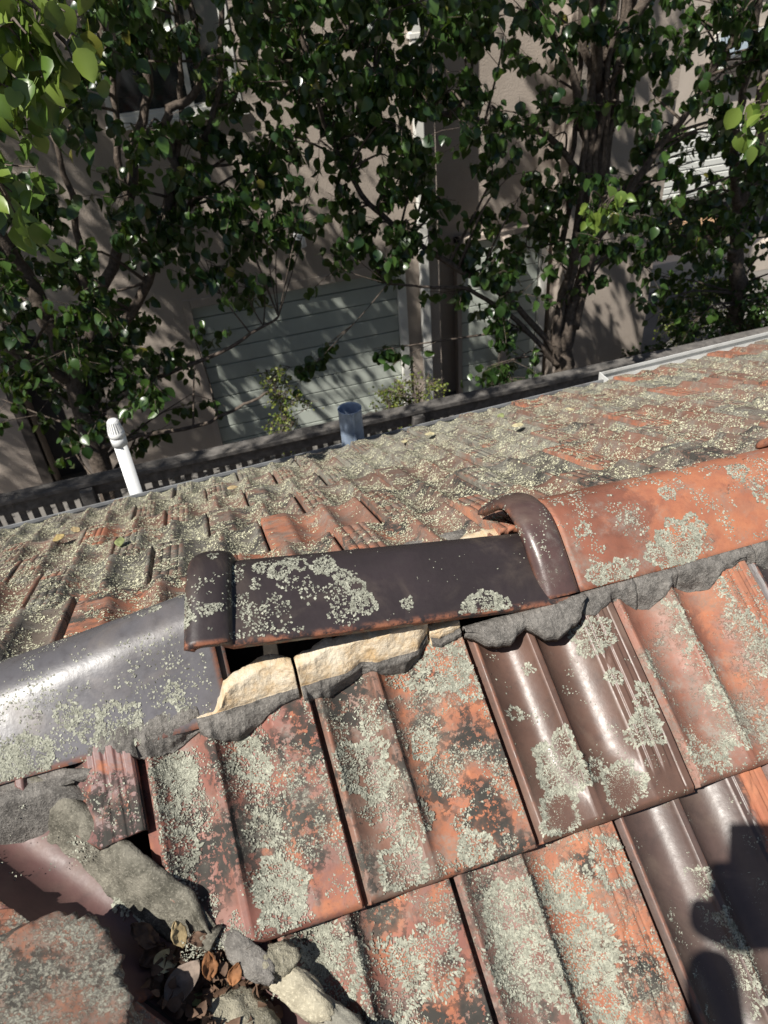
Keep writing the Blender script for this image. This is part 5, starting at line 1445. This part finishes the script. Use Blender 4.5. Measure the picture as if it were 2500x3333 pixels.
tree('pear_tree', 'pear tree with a tight bundle of upright stems in front of the recessed door', 'tree', (3.77, 6.3, GZ), right_stems, cl, 46, .102, GRP, 300)
far_stems = [
    (ground_up([(6.33, 6.8, -3.15), (6.16, 6.8, -2.44), (6.06, 6.8, -1.76), (6.14, 6.8, -1.17), (6.07, 6.8, -.5), (6.2, 6.7, .8), (6.3, 6.7, 2.8)]), .11, .03),
    ([(6.10, 6.8, -1.9), (5.7, 6.6, -1.3), (5.5, 6.4, -.7), (5.4, 6.3, .2), (5.3, 6.2, 1.6)], .055, .02),
    ([(6.1, 6.8, -1.5), (6.6, 6.8, -.9), (6.9, 6.7, -.2), (7.0, 6.6, 1.2)], .05, .018),
    ([(6.2, 6.8, -2.4), (5.6, 6.6, -2.1), (5.1, 6.5, -1.9)], .03, .01)]
cl = [c for c in CLUSTERS['far']] + crown(6.2, 6.6, 1.6, 1.1, .9, 1.6, 22)
tree('pear_tree', 'pear tree with a pale mottled trunk in front of the white roller door', 'tree', (6.33, 6.8, GZ), far_stems, cl, 48, .104, GRP, 200)
# a tree left of the roof, one branch hanging close over the eave
near_stems = [
    ([(-1.9, 3.1, GZ), (-1.85, 3.0, -2.5), (-1.7, 2.8, -.6), (-1.5, 2.6, .6), (-1.3, 2.4, 1.6), (-1.1, 2.3, 2.6)], .09, .025),
    ([(-1.7, 2.8, -.6), (-1.2, 3.0, .9), (-.4, 3.1, 1.8), (.6, 3.2, 2.5)], .05, .015),
    ([(-1.5, 2.6, .6), (-2.3, 2.9, 1.4), (-3.2, 3.1, 2.4)], .05, .015),
    ([(-1.55, 2.65, .3), (-1.1, 2.3, .75), (-.7, 1.95, .98), (-.42, 1.75, .98), (-.22, 1.62, .86)], .03, .006)]
cl = [(-.25, 1.62, .86, .07, 29), (-.25, 1.6, .78, .06, 29), (-.30, 1.62, .69, .06, 27), (-.19, 1.66, .80, .055, 24), (-.34, 1.62, .58, .055, 24), (-.22, 1.7, .68, .05, 18), (-.38, 1.7, .75, .08, 27), (-.40, 1.75, .9, .08, 24), (-.14, 1.8, .86, .06, 21), (-.45, 1.8, .62, .07, 21), (-.40, 1.7, .48, .05, 16), (-.33, 1.62, .66, .06, 24), (-.36, 1.62, .52, .05, 21), (-.27, 1.62, .74, .06, 24), (-.36, 1.60, .42, .05, 16), (-.15, 1.66, .73, .05, 18)]
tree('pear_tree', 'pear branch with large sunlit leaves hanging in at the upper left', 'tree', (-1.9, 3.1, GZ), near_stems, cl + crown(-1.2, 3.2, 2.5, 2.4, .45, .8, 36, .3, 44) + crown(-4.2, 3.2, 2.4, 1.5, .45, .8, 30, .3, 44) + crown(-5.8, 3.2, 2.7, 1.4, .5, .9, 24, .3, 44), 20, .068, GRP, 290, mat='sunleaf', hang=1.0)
# sprays nearer at the right edge
edge_stems = [
    ([(4.9, 3.4, GZ), (4.8, 3.3, -2.0), (4.4, 3.25, -.6), (3.9, 3.2, .15), (3.4, 3.2, .3), (3.1, 3.2, .22), (2.98, 3.2, .1)], .07, .006)]
cl = [(3.02, 3.2, .02, .06, 12), (2.95, 3.2, -.04, .06, 10), (3.1, 3.2, .1, .08, 14)]
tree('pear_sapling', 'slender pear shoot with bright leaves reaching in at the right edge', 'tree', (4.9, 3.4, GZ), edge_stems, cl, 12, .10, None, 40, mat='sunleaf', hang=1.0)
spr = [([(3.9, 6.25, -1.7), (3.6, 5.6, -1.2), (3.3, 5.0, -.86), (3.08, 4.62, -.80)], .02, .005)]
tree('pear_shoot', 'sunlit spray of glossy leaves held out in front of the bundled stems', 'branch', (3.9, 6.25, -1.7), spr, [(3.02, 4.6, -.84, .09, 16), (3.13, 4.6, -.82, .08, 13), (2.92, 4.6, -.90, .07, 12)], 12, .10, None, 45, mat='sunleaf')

# ------------------------------------------------------------------ shrubs
def shrub(label, base, stems, clusters, size, mat, single=0, n_leaf=40, cat='shrub', group=None):
    return tree('shrub', label, cat, base, stems, clusters, n_leaf, size, group, single, .12, mat, .006, None, .15)
def weed(x, y, z0, z1, label):
    st = [([(x, y, GZ), (x-.02, y, z0-.3), (x+.02, y, z0), (x, y, (z0+z1)/2), (x-.05, y, z1)], .012, .004)]
    c = [(x+random.gauss(0, .10), y+random.gauss(0, .1), z0+(z1-z0)*(k/17)**.9, .08, 42) for k in range(18)]
    shrub(label, (x, y, GZ), st, c, .028, 'youngleaf')
weed(.66, 6.0, -3.05, -2.32, 'yellow green weed standing against the lower left of the garage door')
weed(1.78, 6.0, -3.15, -2.72, 'smaller yellow green weed beside the right jamb of the garage door')
weed(2.02, 6.0, -3.2, -2.68, 'yellow green weed at the foot of the white downpipe')
def bush(label, c, r, n, mat, size, group=None):
    st = [([(c[0], c[1], GZ), (c[0], c[1], c[2]-r[2]*.5), (c[0]+.05, c[1], c[2]+r[2]*.4)], .03, .01)]
    cl = [(q[0], q[1], q[2], .14, 60) for q in crown(c[0], c[1], c[2], r[0], r[1], r[2], n)]
    shrub(label, (c[0], c[1], GZ), st, cl, size, mat, 0, 60, 'shrub', group)
bush('yellow green feathery bush below the neighbouring house', (6.9, 8.2, -3.75), (.45, .4, .55), 26, 'youngleaf', .035)
bush('dark rounded hedge bush behind the fence at the far right', (6.5, 6.4, -3.35), (.8, .5, .8), 40, 'leaf', .06)
bush('dark bush at the foot of the mottled tree trunk', (5.7, 7.1, -3.9), (.5, .5, .5), 24, 'leaf', .06)

# ------------------------------------------------------------------ dead leaves in the valley and on the tiles
def dry_mat(name, c):
    g = NG(name); p = g.pos()
    col = g.mix(g.step(g.noise(p, 60, 5), .35, .65), c, tuple(v*.55 for v in c))
    g.bsdf(col, .8, g.bump(g.noise(p, 180, 4), .001, .8)); return g.mat
DRY = {'brown': dry_mat('dry_leaf_brown', (0.15, 0.088, 0.055)), 'tan': dry_mat('dry_leaf_tan', (0.42, 0.32, 0.17)), 'cream': dry_mat('dry_leaf_cream', (0.56, 0.50, 0.30)),
       'grey': dry_mat('dry_leaf_grey', (0.26, 0.20, 0.16)), 'rust': dry_mat('dry_leaf_rust', (0.30, 0.13, 0.05)), 'yellow': dry_mat('fallen_leaf_yellow', (0.38, 0.29, 0.12)), 'green': dry_mat('fallen_leaf_green', (0.24, 0.27, 0.11))}
def dry_leaf(kind, label, loc, size, rot, curl, group=None, cat='dead leaf', crumple=.10):
    nu, nv = 9, 14
    a, b = np.meshgrid(np.linspace(-1, 1, nu), np.linspace(0, 1, nv))
    w = .40*np.sin(np.pi*np.clip(b, .02, .99))**.75*(1-.25*b)
    th = a*w*curl*2.4
    R = 1/max(curl*2.4, .01)
    P = np.stack([np.sin(th)*R, b, (1-np.cos(th))*R], -1)
    P[..., 2] += .25*curl*(b-.5)**2
    P[..., 2] += crumple*(fbm(a*3+loc[0]*300, b*5+loc[1]*300, 7, 3)-.5)
    P[..., 0] += crumple*.5*(fbm(a*3+loc[1]*300, b*5, 9, 3)-.5)
    P[..., 1] -= .5
    size = size*(.60 if cat == 'dead leaf' else .62)
    me, _ = solid_grid('dead_leaf', P*size, .0006)
    o = link('dead_leaf', me, None, DRY[kind], True)
    o.location = loc; o.rotation_euler = rot
    tag(o, label, cat, group)
    return o
def vp(x, s, h): return sp(x, s, h)
VG = 'dead leaves in the valley'
dry_leaf('brown', 'crumpled dark leaf uppermost in the valley on the maroon tile', vp(-.252, .045, -.018), .062, (.5, .2, .9), 1.0, VG, crumple=.4)
dry_leaf('brown', 'crumpled dark leaf tucked under the uppermost one in the shade', vp(-.247, .022, -.024), .055, (.2, -.4, 2.0), 1.1, VG, crumple=.45)
dry_leaf('tan', 'curled pale yellow leaf standing up at the top of the leaf heap', vp(-.212, .034, -.002), .050, (.9, .3, .5), .9, VG, crumple=.25)
dry_leaf('cream', 'flat cream coloured leaf, the largest pale one in the valley', vp(-.232, .012, -.010), .062, (.45, -.25, 2.6), .12, VG, crumple=.06)
dry_leaf('grey', 'long rolled grey-brown leaf lying across the valley', vp(-.214, -.014, .002), .086, (.3, .1, -.95), 1.3, VG, crumple=.08)
dry_leaf('rust', 'rusty curled leaf against the leaning mortar slab', vp(-.186, -.006, .000), .048, (.7, .5, .2), 1.0, VG, crumple=.3)
dry_leaf('brown', 'small curled brown leaf beside the end of the mortar fillet', vp(-.192, .022, .000), .042, (.6, -.3, 1.4), 1.2, VG, crumple=.35)
dry_leaf('green', 'grey green leaf fragment low in the valley', vp(-.205, -.034, -.008), .036, (.4, .1, 1.9), .2, VG, crumple=.1)
dry_leaf('rust', 'rusty leaf wedged below the mortar slab', vp(-.160, -.022, .000), .038, (.5, .3, -.5), 1.0, VG, crumple=.3)
lit = []
for k in range(420):
    a = random.uniform(.25, .37); b_ = random.gauss(-.006, .016)
    p = vpt(np.array([a]), np.array([b_]))[0]; p[2] += -.036+.05*(abs(b_)/.055)**1.9+random.uniform(0, .022)
    lit.append(p)
lit = np.array(lit)
d, nn = leaf_frames(len(lit), 0, 1.0)
V, F = leaves_mesh(lit, d, nn, rng.uniform(.007, .020, len(lit)))
o = link('leaf_litter', mesh_np('leaf_litter', V, F), None, DRY['brown'], True, 'stuff')
tag(o, 'fine dark leaf litter packed in the valley under the larger leaves', 'leaf litter')
FL = 'fallen leaves on the far slope'
def fp(x, t_, h): 
    q = far_pt(x, t_); return (q.x, q.y, q.z+h)
for (kind, x, t_, lab) in (('yellow', -.50, .62, 'small orange yellow leaf near the left end of the far slope'), ('tan', -.47, .67, 'pale leaf lying beside the orange yellow one'), ('green', -.30, .42, 'yellow green leaf pair in a pan left of the collar'), ('tan', -.02, .72, 'pale leaf in a pan behind the shifted cap'),
                           ('cream', .56, .78, 'cream leaf nearest the blue flue'), ('cream', .66, .80, 'cream leaf right of the blue flue'), ('cream', .84, .62, 'pale leaf in the middle of the far slope'), ('green', .92, .80, 'bright green leaf near the eave right of the flue'), ('cream', 1.05, .66, 'curled pale leaf right of the middle of the far slope')):
    dry_leaf(kind, lab, fp(x, t_, -.002), .055, (random.uniform(-.3, .1), random.uniform(-.2, .2), random.uniform(0, 6)), .5, FL, 'fallen leaf', .15)

# ------------------------------------------------------------------ the person who takes the picture (only the shadow is in the frame)
M['shirt'] = plain('navy_work_shirt', (0.05, 0.07, 0.14), 0.9, 0, 0.15, 20, 0.002, 90)
M['trousers'] = plain('khaki_trousers', (0.22, 0.19, 0.13), 0.9, 0, 0.15, 20, 0.002, 90)
M['skin'] = plain('skin', (0.52, 0.30, 0.21), 0.55, 0, 0.08, 20)
M['hair'] = plain('brown_hair', (0.05, 0.032, 0.02), 0.7, 0, 0.2, 80, 0.003, 150)
M['boot'] = plain('brown_boots', (0.10, 0.06, 0.035), 0.7, 0, 0.2, 30)
def skin_mesh(name, verts, edges, radii, root=0, sub=2):
    me = bpy.data.meshes.new(name)
    me.from_pydata([tuple(v) for v in verts], edges, [])
    tmp = bpy.data.objects.new(name+'_tmp', me); COL.objects.link(tmp)
    sk = tmp.modifiers.new('skin', 'SKIN'); sk.use_smooth_shade = True
    sv = me.skin_vertices[0].data
    for i, r in enumerate(radii):
        sv[i].radius = (r if hasattr(r, '__len__') else (r, r)); sv[i].use_root = (i == root)
    ss = tmp.modifiers.new('sub', 'SUBSURF'); ss.levels = sub; ss.render_levels = sub
    dg = bpy.context.evaluated_depsgraph_get()
    out = bpy.data.meshes.new_from_object(tmp.evaluated_get(dg))
    bpy.data.objects.remove(tmp); out.name = name
    return out
def on_near(x, y): return y*math.tan(P0)-.02
fl, frr = (-.20, -1.02), (.10, -.98)
zl, zr = on_near(*fl), on_near(*frr)
PC = CAM_POS - CAM_F*.0135 - CAM_U*.058 - CAM_R*.046      # centre of the phone's back, just behind the lens
wl = PC - CAM_R*.075 - CAM_U*.055 - CAM_F*.035            # wrist of the hand on the left
sh_l = Vector((-.235, -1.00, .80)); sh_r = Vector((.135, -.98, .80))
el_l = Vector((-.33, -.86, .56)); el_r = Vector((.22, -.92, .52)); wr_r = Vector((.24, -.78, .28))
bv = [(-.05, -1.02, .36), (-.05, -1.02, .52), (-.05, -1.02, .70), (-.05, -1.0, .81), (-.05, -.985, .895), (-.05, -.955, .965), (-.05, -.945, 1.05), (-.05, -.955, 1.11),
      sh_l, el_l, wl, sh_r, el_r, wr_r, (-.14, -1.02, .30), (-.19, -.95, -.08), (fl[0], fl[1], zl+.10), (fl[0]+.005, fl[1]+.15, zl+.12),
      (.04, -1.02, .30), (.09, -.92, -.08), (frr[0], frr[1], zr+.10), (frr[0]+.005, frr[1]+.15, zr+.12), wr_r+Vector((.0, .03, -.09))]
be = [(0, 1), (1, 2), (2, 3), (3, 4), (4, 5), (5, 6), (6, 7), (3, 8), (8, 9), (9, 10), (3, 11), (11, 12), (12, 13), (0, 14), (14, 15), (15, 16), (16, 17), (0, 18), (18, 19), (19, 20), (20, 21), (13, 22)]
br = [(.15, .11), (.135, .10), (.155, .11), (.12, .09), .052, .075, .088, .06, .062, .046, .030, .062, .046, .030, .085, .060, .046, .04, .085, .060, .046, .04, .035]
PERSON = thing('person', 'person holding up a phone, whose shadow falls on the dark lower right tile', 'person', (0, 0, 0))
body = skin_mesh('body', bv, be, br)
o = link('body', body, PERSON, [M['shirt'], M['trousers'], M['skin'], M['boot']])
for f in body.polygons:
    c = f.center
    f.material_index = 0
    if c.z < .40 and abs(c.x+.05) < .22 and (c-wr_r).length > .16: f.material_index = 1
    if c.z < on_near(0, c.y)+.16: f.material_index = 3
    if c.z > .88 and abs(c.x+.05) < .12 and c.y < -.8: f.material_index = 2
    if (c-wl).length < .05 or (c-wr_r).length < .06 or (c-(wr_r+Vector((0, .03, -.09)))).length < .09: f.material_index = 2
# hair, nose, ears, hat
hm = Boxes(); r = bmesh.ops.create_icosphere(hm.bm, subdivisions=3, radius=.102)
for v in hm.bm.verts: v.co = Vector((v.co.x*.92-.05, v.co.y*1.02-.975, max(v.co.z, -.01)*1.02+1.055))
hm.build('hair', M['hair'], PERSON, True)
nm = Boxes().tube([(-.05, -.862, 1.05), (-.05, -.845, 1.02), (-.05, -.858, 1.005)], [.008, .014, .010], 8); nm.build('nose', M['skin'], PERSON, True)
for s in (-1, 1):
    em = Boxes(); bmesh.ops.create_icosphere(em.bm, subdivisions=2, radius=.03)
    for v in em.bm.verts: v.co = Vector((v.co.x*.35-.05+s*.092, v.co.y*.7-.95, v.co.z*1.05+1.02))
    em.build('ear', M['skin'], PERSON, True)
    em = Boxes(); bmesh.ops.create_icosphere(em.bm, subdivisions=2, radius=.012)
    for v in em.bm.verts: v.co += Vector((-.05+s*.034, -.868, 1.045))
    em.build('eye', M['hair'], PERSON, True)
Boxes().box(-.075, -.025, -.876, -.866, .985, .992).build('mouth', M['hair'], PERSON)
# hand holding the phone: palm, four fingers round the edge, thumb on the other face
pp = wl.lerp(PC-CAM_R*.046-CAM_F*.012, .75)
hv = [wl, wl.lerp(pp, .5), pp]; he = [(0, 1), (1, 2)]; hr = [.027, (.034, .022), (.038, .02)]
hand = skin_mesh('hand', hv, he, hr); link('hand', hand, PERSON, M['skin'])
for k in range(4):
    a = PC-CAM_R*.047-CAM_F*.016+CAM_U*(-.045+.021*k); lng = (.8, .95, 1.0, .9)[k]
    q = [pp+CAM_U*(-.03+.018*k)*.8, a-CAM_R*.010*lng, a-CAM_R*.004+CAM_F*.022, a+CAM_R*.022*lng+CAM_F*.0245]
    link('finger', skin_mesh('finger', q, [(0, 1), (1, 2), (2, 3)], [.0095, .009, .0082, .007]), PERSON, M['skin'])
q = [pp, PC-CAM_R*.05-CAM_F*.030+CAM_U*.0, PC-CAM_R*.018-CAM_F*.021+CAM_U*.035]
link('thumb', skin_mesh('thumb', q, [(0, 1), (1, 2)], [.014, .0115, .009]), PERSON, M['skin'])
ph = Boxes().box(-.0385, .0385, -.078, .078, -.004, .004, .0035).build('phone', M['dark'], None)
mm = Matrix((CAM_R, CAM_U, -CAM_F)).transposed().to_4x4(); mm.translation = PC - CAM_F*.001
ph.matrix_world = mm
tag(ph, 'dark phone held in the hand of the person on the roof', 'phone')
